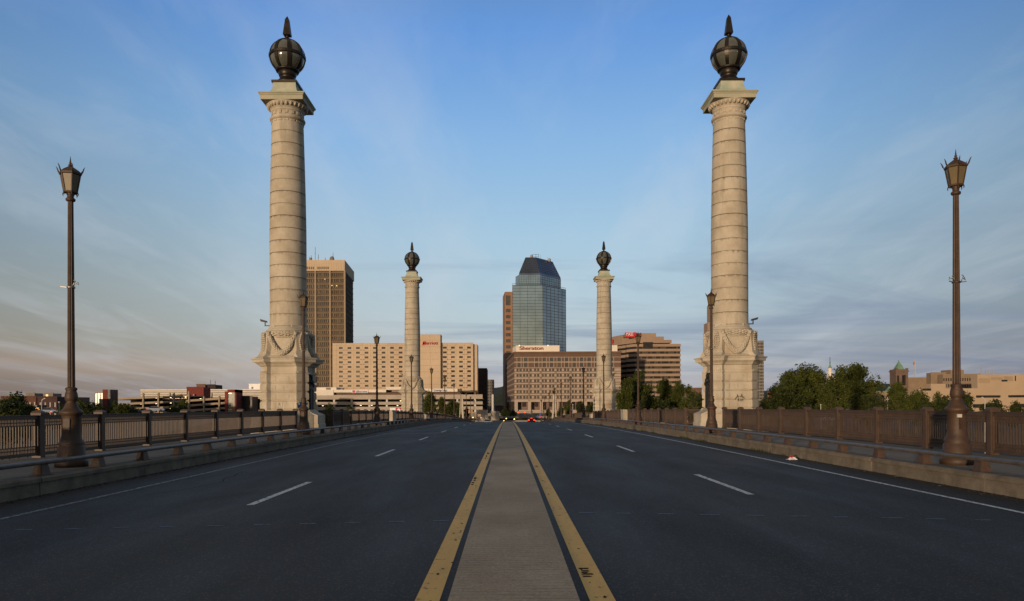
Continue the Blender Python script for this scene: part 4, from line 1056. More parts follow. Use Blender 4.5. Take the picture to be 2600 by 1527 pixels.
# --- striped brick hotel, centre right
d = 400; p = d/F; x0, x1 = PX(1306.5, d), PX(1576.5, d); zt = PZ(893.1, d, 1400); Zs = lambda y: PZ(y, d, 1420)
t = empty('striped_hotel', (x0, d, G), label='striped brick and pink stone hotel with dark red lettering on its roof', cat='building')
cy = lambda c: 860+c/7.4; ux = lambda c: PX(1270+c/7.4, d)-x0
top_r, low_r = [], []
c = 327
tops = [(327, 385), (452, 515), (658, 718), (800, 862), (938, 1000), (1080, 1142), (1220, 1280), (1362, 1424), (1500, 1562), (1642, 1704), (1783, 1845), (1925, 1985), (2065, 2125)]
for a, e in tops:
    for za, zb_ in ((425, 357), (528, 462)): top_r.append((ux(a), ux(e), Zs(cy(za)), Zs(cy(zb_))))
lows = [(308, 348), (362, 408), (433, 475), (490, 532), (550, 595)]+[(638+i*141+j, 638+i*141+j+42) for i in range(11) for j in (0, 58)]
rows_ = [(565, 612), (667, 713), (770, 817), (870, 920), (975, 1022), (1077, 1125)]
for za, zb_ in rows_:
    for a, e in lows: low_r.append((ux(a), ux(e), Zs(cy(zb_)), Zs(cy(za))))
arc = []
acol = [(330, 520), (578, 745), (800, 1065), (1095, 1290), (1345, 1570), (1632, 1850), (1910, 2130)]
for a, e in acol: arc.append((ux(a), ux(e), G, Zs(cy(1190))))
b = MB(); wall(b, (x0, d), (x1, d), Zs(cy(542)), zt, top_r, .3)
xl, yl = PX(1286.5, 470, 914), 470
wall(b, (xl, yl), (x0, d), Zs(cy(542)), zt, [], .3); box = b
b.quad((x1, d, G), (x1, yl, G), (x1, yl, zt), (x1, d, zt)); b.quad((x0, d, zt), (x1, d, zt), (x1, yl, zt), (xl, yl, zt)); b.quad((x1, yl, G), (xl, yl, G), (xl, yl, zt), (x1, yl, zt))
b.build('brick_wall', BRK, t)
b = MB(); wall(b, (x0, d), (x1, d), G, Zs(cy(542)), low_r+arc, .35); wall(b, (xl, yl), (x0, d), G, Zs(cy(542)), [], .3); b.build('stone_wall', PINK, t)
low_r.sort(key=lambda q: -q[2]); panes(t, (x0, d), (x1, d), top_r+low_r, .25, [GRG, DKG2], 100)
b = MB()
for yy in (545, 350, 436, 450): z = Zs(cy(yy)); b.box(x0-.05, x1+.05, d-.10, d, z-.14, z+.14)
for yy in (545, 350, 436, 450): z = Zs(cy(yy)); b.bar((xl-.06, yl, z), (x0-.06, d, z), .14, .28)
for a, e in tops:
    for q in (a-10, e+10): xx = x0+ux(q); b.box(xx-.14, xx+.14, d-.09, d, Zs(cy(540)), Zs(cy(355)))
b.build('stone_trim', PINK, t)
b = MB()
for za, zb_ in rows_:
    for yy in (za-8, zb_+8): z = Zs(cy(yy)); b.box(x0, x1, d-.07, d, z-.16, z+.16); b.bar((xl-.05, yl, z), (x0-.05, d, z), .1, .34)
for yy, h_ in ((590, .55),): z = Zs(cy(yy)); 
for za in (622, 722, 824, 927, 1030, 1148):
    for cx_ in (545, 765, 1045, 1325, 1605, 1885):
        for q in (-9, 9):
            for v in (-8, 8): xx = x0+ux(cx_+q); z = Zs(cy(za+15+v)); b.box(xx-.22, xx+.22, d-.06, d, z-.12, z+.12)
b.build('brown_trim', PINKD, t)
b = MB()
for (a0, a1, o_) in ((245, 280, .5), (310, 342, .25)): b.box(x0-o_, x1+o_, d-o_, d, Zs(cy(a1)), Zs(cy(a0))); b.bar((xl-o_/2, yl, Zs(cy((a0+a1)/2))), (x0-o_/2, d, Zs(cy((a0+a1)/2))), o_, (a1-a0)/7.4*p)
b.build('cornice', PINKD, t)
b = MB()
for za, zb_ in rows_: b.bar((xl-.02, yl, Zs(cy((za+zb_)/2))), (x0-.02, d, Zs(cy((za+zb_)/2))), .12, (zb_-za)/7.4*p*.9)
b.build('side_window_bands', BRK, t)
b = MB(); b.box(x0+.4, x1-.3, d+4, d+4.3, G, Zs(cy(1190))); b.build('arcade_back_wall', mat("arcade_wall", (.20, .13, .10)), t)
b = MB()
for a, e in acol:
    b.box(x0+ux(a), x0+ux(e), d+1.0, d+1.4, G, Zs(cy(1340))); 
b.build('arcade_balustrade', PINK, t)
b = MB()
for a, e in acol: b.box(x0+ux(a+(e-a)*.45), x0+ux(a+(e-a)*.85), d+3.9, d+3.99, Zs(cy(1280)), Zs(cy(1195)))
b.build('arcade_window', DKG, t)
b = MB(); b.bar((xl+1, yl-3, G), (xl+1, yl-3, G+.1), .1)
for i in range(9):
    q = (i+.5)/9; xx, yy = xl+(x0-xl)*q-.1, yl+(d-yl)*q; b.box(xx-.3, xx, yy-1.8, yy+1.8, G, Zs(cy(1180)))
b.build('side_arcade', DKG, t)
b = MB(); xa, xb_ = PX(1310.5, d+3), PX(1421, d+3); zc = PZ(877.6, d+3, 1360); b.loft([[(xa, d+3, z), (xb_, d+3, z), (xb_, d+20, z), (PX(1302, d+20), d+20, z)] for z in (zt, zc)])
b.box(PX(1553, d+6), PX(1568, d+6), d+6, d+14, zt, PZ(877, d+6, 1560)); b.build('sign_block', WHITEW, t)
o = text('Sheraton', REDD, t, (PX(1318.2, d+3, 885), d+2.7, PZ(888.6, d+3, 1345)), 3.0, 'lettering', .014, .15); w_ = max(v.co.x for v in o.data.vertices); o.scale[0] = 61.5*p/w_; o.scale[1] = .88
b = MB()
for xs_ in (1319.3, 1392.5): b.box(PX(xs_-.7, d), PX(xs_+.7, d), d+2.9, d+3.3, PZ(877.4, d, xs_), PZ(875.6, d, xs_))
b.build('roof_light', LAMPW, t)

# --- stepped office block with red signs
d = 440; p = d/F; t = empty('stepped_office', (PX(1578, d), d, G), label='brown banded office block with stepped roof and red sign', cat='building')
Q = lambda c: 820+c/6.17; X6 = lambda c: PX(1540+c/6.17, d, 900); Z6 = lambda c: PZ(820+c/6.17, d, 1640)
xL, xM, xR = X6(180), X6(455), X6(1153); yback = d+40
dl = d+24
bandsY = [(333, 375)]+[(410+77.6*i, 450+77.6*i) for i in range(14)]
front = [(xL, dl), (X6(250), dl-6), (X6(255), dl-9), (X6(345), dl-15), (X6(350), dl-18), (xM, d), (xR, d)]
def facade_band(z0, z1, proud, m, name, frm=front):
    b = MB(); o_ = proud
    pts = [(x-(o_ if i < 6 else -o_*.5), y-o_) for i, (x, y) in enumerate(frm)]+[(frm[-1][0]+o_*.5, yback), (frm[0][0], yback)]
    b.loft([[(x, y, z0) for x, y in pts], [(x, y, z1) for x, y in pts]]); return b
b = facade_band(G, Z6(333), 0, None, ''); b.build('window_bands', DKG, t)
b = MB()
for a, c in bandsY:
    z0_, z1_ = Z6(c), Z6(a)
    if z0_ < G: continue
    q = facade_band(z0_, z1_, .55, None, ''); b.add(q.v, q.f)
b.build('spandrels', MASSC, t)
b = MB()
for a, c in bandsY[:12]:
    for i in range(22):
        if random.random() < .55:
            u = X6(465)+(xR-X6(465))*i/22; w_ = (xR-X6(465))/22; b.box(u+.15, u+w_-.15, d-.12, d-.02, Z6(c+37), Z6(c+1))
for i_, q_ in enumerate(split_mb(b)):
    if i_ < 99: q_.build('window', DKG2, t)
    else:
        rest_ = rest_ if i_ > 99 else MB(); rest_.add(q_.v, q_.f)
if i_ >= 99: tag(rest_.build('windows', DKG2, t), kind='stuff')
b = MB()
f2 = [(X6(180), dl), (X6(290), dl-12), (xM, d+1), (X6(1027), d+1)]
def cap(xr, z0c, z1c, fr):
    pts = fr[:-1]+[(xr, d+1), (xr, yback), (fr[0][0], yback)]; b.loft([[(x, y, Z6(z0c)) for x, y in pts], [(x, y, Z6(z1c)) for x, y in pts]])
cap(X6(1027), 315, 265, f2); cap(X6(905), 265, 214, f2); cap(X6(783), 214, 160, f2)
b.build('stepped_roof', MASSC, t)
b = MB(); b.box(X6(570), X6(720), d-.8, d-.5, Z6(405), Z6(305)); b.build('terrace_glass', DKG, t)
dsn = d-1.2
b = MB(); y0_, z0_, z1_ = dsn, Z6(232), Z6(152)
b.loft([[(X6(285), yy, z0_), (X6(430), yy, z0_), (X6(455), yy, z0_-1.1), (X6(462), yy, z0_), (X6(462), yy, z1_), (X6(285), yy, z1_)] for yy in (dsn-.2, dsn+.4)])
b.build('sign_board', REDS, t)
b = MB(); b.box(X6(300), X6(455), dsn+.4, d+12, Z6(215), Z6(170)); b.build('sign_support', MASSC, t)
o = text('MASS', WHITES, t, (X6(300), dsn-.3, Z6(206)), 2.9, 'lettering', .005, .05); w_ = max(v.co.x for v in o.data.vertices); o.scale[0] = 112/6.17*p/w_; o.scale[1] = .95
o = text('LIVE', mat("dark_red_sign", (.30, .03, .02)), t, (X6(468), dsn+1.6, Z6(210)), 3.2, 'lettering', 0, .1); w_ = max(v.co.x for v in o.data.vertices); o.scale[0] = 80/6.17*p/w_; o.scale[1] = .95
b = MB(); b.box(X6(138), X6(178), dl-3, dl-2.5, Z6(272), Z6(205)); b.build('sign_board', REDS, t)
b = MB(); b.box(X6(90), X6(182), dl-2, dl+10, G, Z6(280)); b.build('side_wing', MASSC, t)

# --- far buildings on the right
t = plain_block('clock_tower', 'slim pink stone campanile peeping out left of the near right column', 1797, 1834, 640, 820, 12, MASSC, [DKG], 0, 1)
r_ = t; b = MB(); x_ = lambda s_: PX(s_, 640, 800)
b.box(x_(1803), x_(1828), 641, 650, PZ(820, 640, 1815), PZ(776, 640, 1815)); b.loft([[(x_(1803), 641, PZ(776, 640, 1815)), (x_(1828), 641, PZ(776, 640, 1815)), (x_(1828), 650, PZ(776, 640, 1815)), (x_(1803), 650, PZ(776, 640, 1815))], [(x_(1815), 645, PZ(740, 640, 1815)), (x_(1816), 645, PZ(740, 640, 1815)), (x_(1816), 646, PZ(740, 640, 1815)), (x_(1815), 646, PZ(740, 640, 1815))]])
b.build('belfry', MASSC, t)
plain_block('flats_tower', 'tall block with dotted windows, its edge showing right of the near right column', 1895, 1939.6, 640, 866, 14, CONC, [DKG], 22, 12, (.62, .6))
plain_block('red_roof_hall', 'low red-brown building behind the trees left of the near right column', 1715, 1782, 420, 986, 20, BRK, [DKG], 3, 8, (.4, .5))
plain_block('pale_house', 'pale low building seen through trees left of the near right column', 1720, 1752, 300, 1008, 12, WHITEW, [DKG], 3, 4)
t = plain_block('brick_chimney_house', 'small brick chimney rising right of the leafy trees', 2202, 2220, 330, 973, 6, BRK, [DKG], 0, 1)
plain_block('orange_chimney', 'tiny orange chimney just right of the near right column', 1955, 1962, 400, 993, 4, mat("orange_brick_chimney", (.4, .17, .09)), [DKG], 0, 1)
# arcaded station-like building with a green roof edge
d = 340; p = d/F; x0, x1 = PX(2215, d), PX(2300, d); zt = PZ(996, d, 2250)
t = empty('arched_building', (x0, d, G), label='tan building with tall arched windows and a thin green roof', cat='building')
b = MB(); rects = []; xs_ = [2227, 2240.5, 2254, 2267.5, 2281, 2294]
za, zb_ = PZ(1034, d, 2250), PZ(1008, d, 2250)
for c in xs_: u = PX(c, d)-x0; rects.append((u-4.3*p, u+4.3*p, za, zb_))
wall(b, (x0, d), (x1, d), G, zt, rects, .4); box_body(b, x0, x1, d, d+20, G, zt); 
b.build('wall', mat("tan_brick", (.36, .25, .15), .9, .2, .3), t)
b = MB()
for c in xs_:
    xc = PX(c, d); b.add([(xc+4.3*p*math.cos(a), d-.03, zb_-.02+4.3*p*math.sin(a)) for a in [math.pi*i/10 for i in range(11)]], [tuple(range(11))])
    b.box(xc-4.3*p, xc+4.3*p, d+.3, d+.35, za, zb_)
b.build('arched_window', DKG, t)
b = MB()
for c in xs_: xc = PX(c, d); b.box(xc-4.3*p, xc+4.3*p, d+.2, d+.28, PZ(1015, d, c), PZ(1013.6, d, c)); b.box(xc-.1, xc+.1, d+.2, d+.28, za, zb_)
b.build('window_bar', WHITEW, t)
b = MB(); b.box(x0-.5, x1+.5, d-.6, d+21, zt, zt+.5); xg = PX(2262, d); b.loft([[(xg-1.4, d, zt+.5), (xg+1.4, d, zt+.5), (xg+1.4, d+3, zt+.5), (xg-1.4, d+3, zt+.5)], [(xg-.05, d+1.5, zt+2.6), (xg+.05, d+1.5, zt+2.6), (xg+.05, d+1.6, zt+2.6), (xg-.05, d+1.6, zt+2.6)]])
b.build('roof', GREENR, t)
# bell tower
d = 356; p = d/F; x0, x1 = PX(2275, d), PX(2306, d); zt = PZ(938, d, 2290); zr_ = PZ(937, d, 2290)
t = empty('bell_tower', (x0, d, G), label='square stone bell tower with a green pyramid roof', cat='tower'); DS = mat("dark_sandstone", (.16, .105, .08), .9, .3, .5)
b = MB(); w_ = x1-x0; rects = [(w_*.50, w_*.82, PZ(979, d, 2290), PZ(953, d, 2290)), (w_*.10, w_*.28, PZ(975, d, 2290), PZ(954, d, 2290))]
wall(b, (x0, d), (x1, d), G, zt, rects, .6); box_body(b, x0, x1, d, d+w_, G, zt); b.box(x0-.3, x1+.3, d-.3, d+w_+.3, zt-1.2, zt-.6)
for xx in (x0, x1-.8): b.box(xx-.1, xx+.9, d-.15, d+.8, zt, zt+.5)
b.build('wall', DS, t)
b = MB(); b.box(x0+1, x1-1, d+1.2, d+1.5, G, zt-1.3); b.build('louvre', DARKV, t)
b = MB(); xc = (x0+x1)/2; q_ = w_*.32; b.loft([[(xc+a*q_, d+w_/2+c*q_, zt+.05) for a, c in ((-1,-1),(1,-1),(1,1),(-1,1))], [(xc+a*.1, d+w_/2+c*.1, PZ(917, d, 2290)) for a, c in ((-1,-1),(1,-1),(1,1),(-1,1))]]); b.bar((xc, d+w_/2, PZ(918, d, 2290)), (xc, d+w_/2, PZ(914, d, 2290)), .3); b.build('roof', GREENR, t)
# flagpole
t = empty('flagpole', (PX(2323, 370, 960), 370, PZ(963, 370, 2323)), label='white flagpole with a small flag right of the bell tower', cat='flagpole')
b = MB(); xx = t.location.x; b.bar((xx, 370, t.location.z-10), (xx, 370, PZ(913, 370, 2323)), .28); b.build('pole', STEELW, t)
b = MB(); b.loft([[(xx, 370, PZ(927, 370, 2323)), (xx+.1, 370.1, PZ(927, 370, 2323)), (xx+.1, 370.1, PZ(918, 370, 2323)), (xx, 370, PZ(918, 370, 2323))], [(xx-.7, 370.3, PZ(926.5, 370, 2323)), (xx-.7, 370.4, PZ(926.5, 370, 2323)), (xx-.5, 370.4, PZ(920, 370, 2323)), (xx-.5, 370.3, PZ(920, 370, 2323))]]); b.build('flag', REDD, t)
# institution with rows of windows
d = 360; INS = mat("brown_stone_institution", (.26, .19, .125), .9, .2, .3)
t = plain_block('institute_wing', 'long low stone hall right of the bell tower', 2305, 2395, 362, 960, 4, INS, [DKG], 0, 1)
t = plain_block('institute_centre', 'stepped brown stone institution behind the right lamp post', 2364, 2420, 358, 947, 4, INS, [DKG], 0, 3)
t = plain_block('institute_block', 'brown stone block with rows of windows right of the lamp post', 2394, 2490, 352, 951, 4, INS, [DKG, GRG], 7, 16, (.55, .5))
b = MB(); b.box(PX(2420, 352, 950), PX(2454, 352, 950), 354, 362, PZ(951, 352, 2437), PZ(939, 352, 2437)); b.build('penthouse', INS, t)
for xs_ in (2438, 2443, 2448, 2498, 2510, 2517, 2528): antenna(t, PX(xs_, 356, 940), 358, PZ(951, 352, xs_), 3.2 if xs_ < 2500 else 2.2, TAN2)
# big blank tan building far right
d = 300; p = d/F; t = empty('broadcast_building', (PX(2333, d), d, G), label='big blank tan building with long slit windows at the far right', cat='building')
TB_ = mat("sand_concrete", (.43, .32, .21), .9, .12, .1)
XX = lambda s_: PX(s_, d, 980); ZZ = lambda y, x=2500: PZ(y, d, x)
b = MB(); u0 = XX(2333)
rects = [(XX(2478)-u0, XX(2541)-u0, ZZ(1010.3), ZZ(1004.3)), (XX(2560)-u0, XX(2640)-u0, ZZ(1010), ZZ(1004)), (XX(2470)-u0, XX(2545)-u0, ZZ(1036), ZZ(1026.5)), (XX(2575)-u0, XX(2650)-u0, ZZ(1036), ZZ(1026))]
wall(b, (u0, d), (XX(2700), d), G, ZZ(988), rects, .5); box_body(b, u0, XX(2700), d, d+4, G, ZZ(988))
b.box(XX(2364), XX(2402), d+.2, d+3.5, ZZ(992), PZ(975, d, 2380)); b.box(XX(2482), XX(2700), d+.02, d+3.9, ZZ(988), PZ(951, d, 2560)); b.box(XX(2400), XX(2484), d+.1, d+3, ZZ(988), ZZ(986.5))
b.build('wall', TB_, t)
b = MB()
for r_ in rects: b.box(u0+r_[0], u0+r_[1], d+.4, d+.45, r_[2], r_[3])
b.box(XX(2342), XX(2364), d-.08, d, PZ(992.5, d, 2350), PZ(987, d, 2350)); b.box(XX(2543), XX(2558), d-.06, d+.02, ZZ(969.5), ZZ(965)); b.box(XX(2577), XX(2579.5), d-.06, d+.02, ZZ(968), ZZ(955)); [q_.build('slit_window', DKG, t) for q_ in split_mb(b)]
b = MB()
for a, c, e, f in ((2485, 2514, 961, 973), (2516, 2547, 958.5, 966), (2549, 2573, 956, 968.5)):
    n_ = 12
    b = MB()
    for i in range(n_): xx = XX(a+(c-a)*i/n_); b.box(xx, xx+(XX(c)-XX(a))/n_*.6, d-.05, d+.02, ZZ(f), ZZ(e))
    b.build('louvre', BROWNL, t)
# steeple between the trees
d = 340; t = empty('church_steeple', (PX(2113, d), d, G), label='white church steeple with green spire between the leafy trees', cat='steeple')
xc = PX(2113, d, 950); b = MB(); Zc = lambda y: PZ(y, d, 2113); b.box(xc-2.3, xc+2.3, d, d+4.6, G, Zc(975)); b.box(xc-1.7, xc+1.7, d+.5, d+4.1, Zc(975), Zc(958)); b.lathe([(Zc(958), 1.25), (Zc(944), 1.15), (Zc(943.5), 1.35), (Zc(942.5), 1.35), (Zc(942.4), .6), (Zc(934.5), .85)], 8, xc, d+2.3, smooth=False); b.build('tower', WHITEW, t)
b = MB(); b.lathe([(Zc(934.6), 1.0), (Zc(930), .55), (Zc(924), .18)], 8, xc, d+2.3, smooth=False); b.build('spire', GREENR, t)
b = MB(); b.bar((xc, d+2.3, Zc(924)), (xc, d+2.3, Zc(906)), .16); b.blob((xc, d+2.3, Zc(921)), (.3, .3, .3)); b.build('weather_vane', BLACKM, t)

# --- left side: multi-storey car park, stair towers, long white hall, low brick blocks
d = 330; p = d/F; X_s = lambda s_: PX(s_, d, 1000); Z_s = lambda y, x=480: PZ(y, d, x)
t = plain_block('long_white_hall', 'long pale hall with horizontal bands behind the left car park', 357, 690, 400, 990, 40, WHITEW, [GRG], 0, 1)
b = MB()
for i in range(5): z = PZ(993+i*4.2, 400, 500); b.box(PX(357, 400), PX(690, 400), 399.9, 400, z-.2, z+.2)
b.build('wall_bands', CONC, t)
t = plain_block('white_plant_house', 'small white rooftop house left of the near left column', 632, 668, 420, 976, 10, WHITES, [DKG], 0, 1)
b = MB(); b.box(PX(638.5, 420), PX(643, 420), 419.9, 420, PZ(988, 420, 640), PZ(983, 420, 640)); b.build('window', DKG, t)
t = plain_block('brown_rooftop_block', 'squat brown rooftop block above the left car park', 499, 521, 410, 976.5, 10, mat("brown_metal", (.16, .09, .06)), [DKG], 0, 1)
t = plain_block('black_rooftop_block', 'squat black rooftop block with two masts', 527, 547, 410, 977.5, 10, mat("black_cladding", (.03, .02, .022)), [DKG], 0, 1)
antenna(t, PX(531, 410), 412, PZ(977, 410, 531), 2.6); antenna(t, PX(543, 410), 412, PZ(977, 410, 543), 2.2)
t = plain_block('red_rooftop_block', 'dark red stair block behind the ramps of the left car park', 474, 517, 345, 984, 8, mat("dark_red_cladding", (.17, .03, .022)), [DKG], 0, 1)
t = empty('multi_storey_car_park', (X_s(330), d, G), label='open car park with sloping ramps and lit ceilings on the left', cat='building')
b = MB(); GC = mat("car_park_concrete", (.34, .27, .19), .9, .2, .3)
def ramp(xa, ya, xb, yb_, th=5.2, slope=0):
    a = (X_s(xa), Z_s(ya, xa)); c = (X_s(xb), Z_s(yb_, xb)); h_ = th*p
    b.loft([[(a[0], d, a[1]-h_), (a[0], d+.4, a[1]-h_), (a[0], d+.4, a[1]), (a[0], d, a[1])], [(c[0], d, c[1]-h_), (c[0], d+.4, c[1]-h_), (c[0], d+.4, c[1]), (c[0], d, c[1])]])
    b.loft([[(a[0], d+.4, a[1]-h_), (a[0], d+16, a[1]-h_), (a[0], d+16, a[1]-h_+.3), (a[0], d+.4, a[1]-h_+.3)], [(c[0], d+.4, c[1]-h_), (c[0], d+16, c[1]-h_), (c[0], d+16, c[1]-h_+.3), (c[0], d+.4, c[1]-h_+.3)]])
for dy_ in (0, 13.6, 27.3, 41): ramp(285, 1011.5+dy_, 482, 1002+dy_, 5.0)
for dy_ in (0, 12.3, 25.2, 38): ramp(482, 1015+dy_, 575, 1008.5+dy_, 5.2)
b.build('ramp', GC, t)
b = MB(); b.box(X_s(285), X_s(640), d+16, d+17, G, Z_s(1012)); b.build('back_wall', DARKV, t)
for xs_, yt in ((364, 999), (402.5, 997), (441.5, 997), (480, 994), (518, 1007), (557, 1004.5)):
    b = MB(); b.box(X_s(xs_-1.7), X_s(xs_+1.7), d-.5, d+.45, G, Z_s(yt, xs_)); b.build('pillar', GC, t)
for xs_, yt in ((394, 996.5), (422, 999), (458, 1000), (505, 997)):
    b = MB(); b.box(X_s(xs_-1.6), X_s(xs_+1.6), d+14, d+14.8, Z_s(1012, xs_), Z_s(yt, xs_)); b.build('pillar', GC, t)
for r_ in range(3):
    for xs_ in (355, 394, 431, 469, 507, 545):
        yy = (1012, 1026, 1040)[r_]-(xs_-355)*.035+(6.5 if xs_ > 480 else 0)
        b = MB(); b.box(X_s(xs_-1.3), X_s(xs_+1.3), d+.7, d+1.2, Z_s(yy+1.1, xs_), Z_s(yy-1.1, xs_)); b.build('ceiling_light', LAMPW, t)
t = empty('stair_tower', (X_s(575), d, G), label='red framed glass stair tower at the right end of the car park', cat='building')
b = MB(); RC = mat("red_cladding", (.20, .035, .025)); b.box(X_s(575), X_s(582.5), d-2, d+6, G, Z_s(995)); b.box(X_s(582), X_s(604), d-2.1, d+6, Z_s(997.5), Z_s(990)); b.box(X_s(600), X_s(604), d-2.1, d+6, G, Z_s(990)); b.build('frame', RC, t)
b = MB(); b.box(X_s(582.5), X_s(600), d-1.6, d-1.3, G, Z_s(997.5)); b.build('glass', glass_mat("stair_glass", (.10, .12, .10), .2), t)
b = MB()
for i in range(4): z = Z_s(1014+i*13.5); b.box(X_s(583), X_s(593), d-1.8, d-1.6, z-.15, z+.15); b.box(X_s(583), X_s(593), d-1.8, d-1.6, z-.85, z-.75)
b.build('stair', STEELW, t)
b = MB(); b.box(X_s(584), X_s(592), d-1.7, d-1.62, Z_s(1000.5), Z_s(999)); b.build('ceiling_light', LAMPW, t)
t = plain_block('dark_glass_annex', 'low dark glass annex beside the red framed stair tower', 604.5, 640, 335, 1007, 8, BLACKM, [DKG], 3, 4, (.85, .7))
d2 = 300
t = empty('lift_tower', (PX(240, d2), d2, G), label='glazed lift tower with a dark red slab, lit yellow inside', cat='building')
x_ = lambda s_: PX(s_, d2, 1000); z_ = lambda y: PZ(y, d2, 260)
b = MB(); b.box(x_(264), x_(276), d2-1, d2+5, G, z_(989.5)); b.build('red_slab', mat("dark_red_slab", (.16, .03, .022)), t)
b = MB(); b.box(x_(276), x_(283), d2-.9, d2+5, G, z_(989.7)); b.build('black_slab', BLACKM, t)
b = MB(); b.box(x_(278), x_(282), d2-1.0, d2-.9, z_(1000), z_(992)); b.box(x_(276.5), x_(281), d2-1.0, d2-.9, z_(1007.5), z_(1003)); b.build('sign', mat("grey_blue_sign", (.15, .2, .25)), t)
b = MB(); b.box(x_(242), x_(264), d2, d2+4, G, z_(998.5)); b.build('glass', glass_mat("pale_glass", (.28, .27, .22), .25), t)
b = MB(); b.box(x_(243), x_(264.2), d2-.4, d2+4.4, z_(998.5), z_(996)); b.box(x_(239), x_(243), d2-.2, d2+3, z_(999.5), z_(998.5))
for s_ in (240, 247, 255): b.box(x_(s_)-.1, x_(s_)+.1, d2-.1, d2, G, z_(998.5))
b.build('frame', CONC, t)
b = MB(); b.box(x_(246), x_(263.5), d2-.05, d2-.01, z_(1001.5), z_(1000)); b.build('light', emis("yellow_light", (1, .75, .3), 1.0), t)
# low brick blocks, far left
B2 = mat("dull_brick", (.105, .048, .032), .9, .3, .3)
plain_block('brick_warehouse', 'low dull brick warehouse behind the far left trees', 2, 92, 260, 1007.5, 12, B2, [DKG, DKG2], 3, 8, (.4, .5))
plain_block('brick_annex', 'dark brick annex left of the nearest left lamp post', 95, 145, 255, 1008.5, 10, BRKD, [DKG], 3, 4, (.4, .5))
plain_block('brown_terrace', 'low brown building just behind the nearest left lamp post', 143, 190, 280, 1008.8, 10, mat("brown_render", (.16, .10, .075)), [DKG], 3, 5, (.4, .5))
plain_block('grey_roof_hut', 'small grey rooftop hut on the far left skyline', 66, 88, 262, 999, 5, CONC, [DKG], 0, 1)
t = plain_block('lit_roof_hut', 'small rooftop hut with a lit window on the far left skyline', 110, 134.5, 258, 999.5, 5, CONC, [DKG], 0, 1)
b = MB(); b.box(PX(117, 258, 1003), PX(123, 258, 1003), 257.85, 257.95, PZ(1006.5, 258, 120), PZ(1002, 258, 120)); b.build('lit_window', emis("dim_window", (.9, .6, .25), .6), t)
t = empty('kiosk_sign', (PX(92, 236), 236, -4.666), label='glowing yellow illuminated board low behind the left railing', cat='sign')
b = MB(); b.box(PX(86, 236, 1040), PX(100, 236, 1040), 236, 236.3, PZ(1047.5, 236, 92), PZ(1035.5, 236, 92)); b.build('board', emis("yellow_sign", (.75, .42, .06), .35), t)
b = MB(); b.box(PX(91, 236, 1040), PX(92.5, 236, 1040), 235.93, 236, PZ(1046, 236, 92), PZ(1037, 236, 92)); b.box(PX(92.5, 236, 1040), PX(95, 236, 1040), 235.93, 236, PZ(1039.5, 236, 92), PZ(1037, 236, 92)); b.build('mark', REDD, t)
b = MB(); b.box(PX(92, 236, 1040), PX(94, 236, 1040), 236, 236.3, G, PZ(1047.5, 236, 92)); b.build('post', BLACKM, t)
b = MB(); b.box(PX(82, 240, 1040), PX(104, 240, 1040), 238, 243, G, PZ(1029, 240, 92)); tag(b.build('kiosk', BLACKM), 'black kiosk box behind the glowing yellow board', 'kiosk')

# --- elevated highway and street clutter at the end of the bridge
d = 310; b = MB(); xa, xb_ = -70, 90
t = empty('elevated_highway', (0, d, G), label='grey concrete elevated highway crossing beyond the end of the bridge', cat='highway')
b.box(xa, xb_, d, d+.5, PZ(1062.5, d), PZ(1057, d)); b.box(xa, xb_, d+.5, d+22, PZ(1063, d), PZ(1061, d)); b.box(xa, xb_, d+21, d+21.5, PZ(1061, d), PZ(1050.8, d)); b.build('deck', CONC, t)
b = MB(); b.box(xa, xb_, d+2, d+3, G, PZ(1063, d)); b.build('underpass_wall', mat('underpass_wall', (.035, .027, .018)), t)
b = MB(); b.box(-40, 60, 285, 285.25, G, G+1.6); tag(b.build('traffic_barrier', CONC), 'low concrete barrier in front of the dark underpass', 'barrier')
b = MB(); b.box(PX(1209, 300), PX(1238, 300), 300, 301, G, PZ(1041, 300)); tag(b.build('retaining_wall', TAN2), 'pale concrete wall block left of the median at the bridge end', 'wall')
b = MB(); b.box(PX(1246, 300), PX(1268, 300), 300, 301, G, PZ(1044, 300)); tag(b.build('retaining_wall', TAN2), 'pale concrete wall block straight above the median', 'wall')
plain_block('purple_shop', 'low mauve building behind the wall above the median', 1257, 1277, 500, 1031, 10, mat("mauve_brick", (.17, .11, .105)), [DKG], 0, 1)

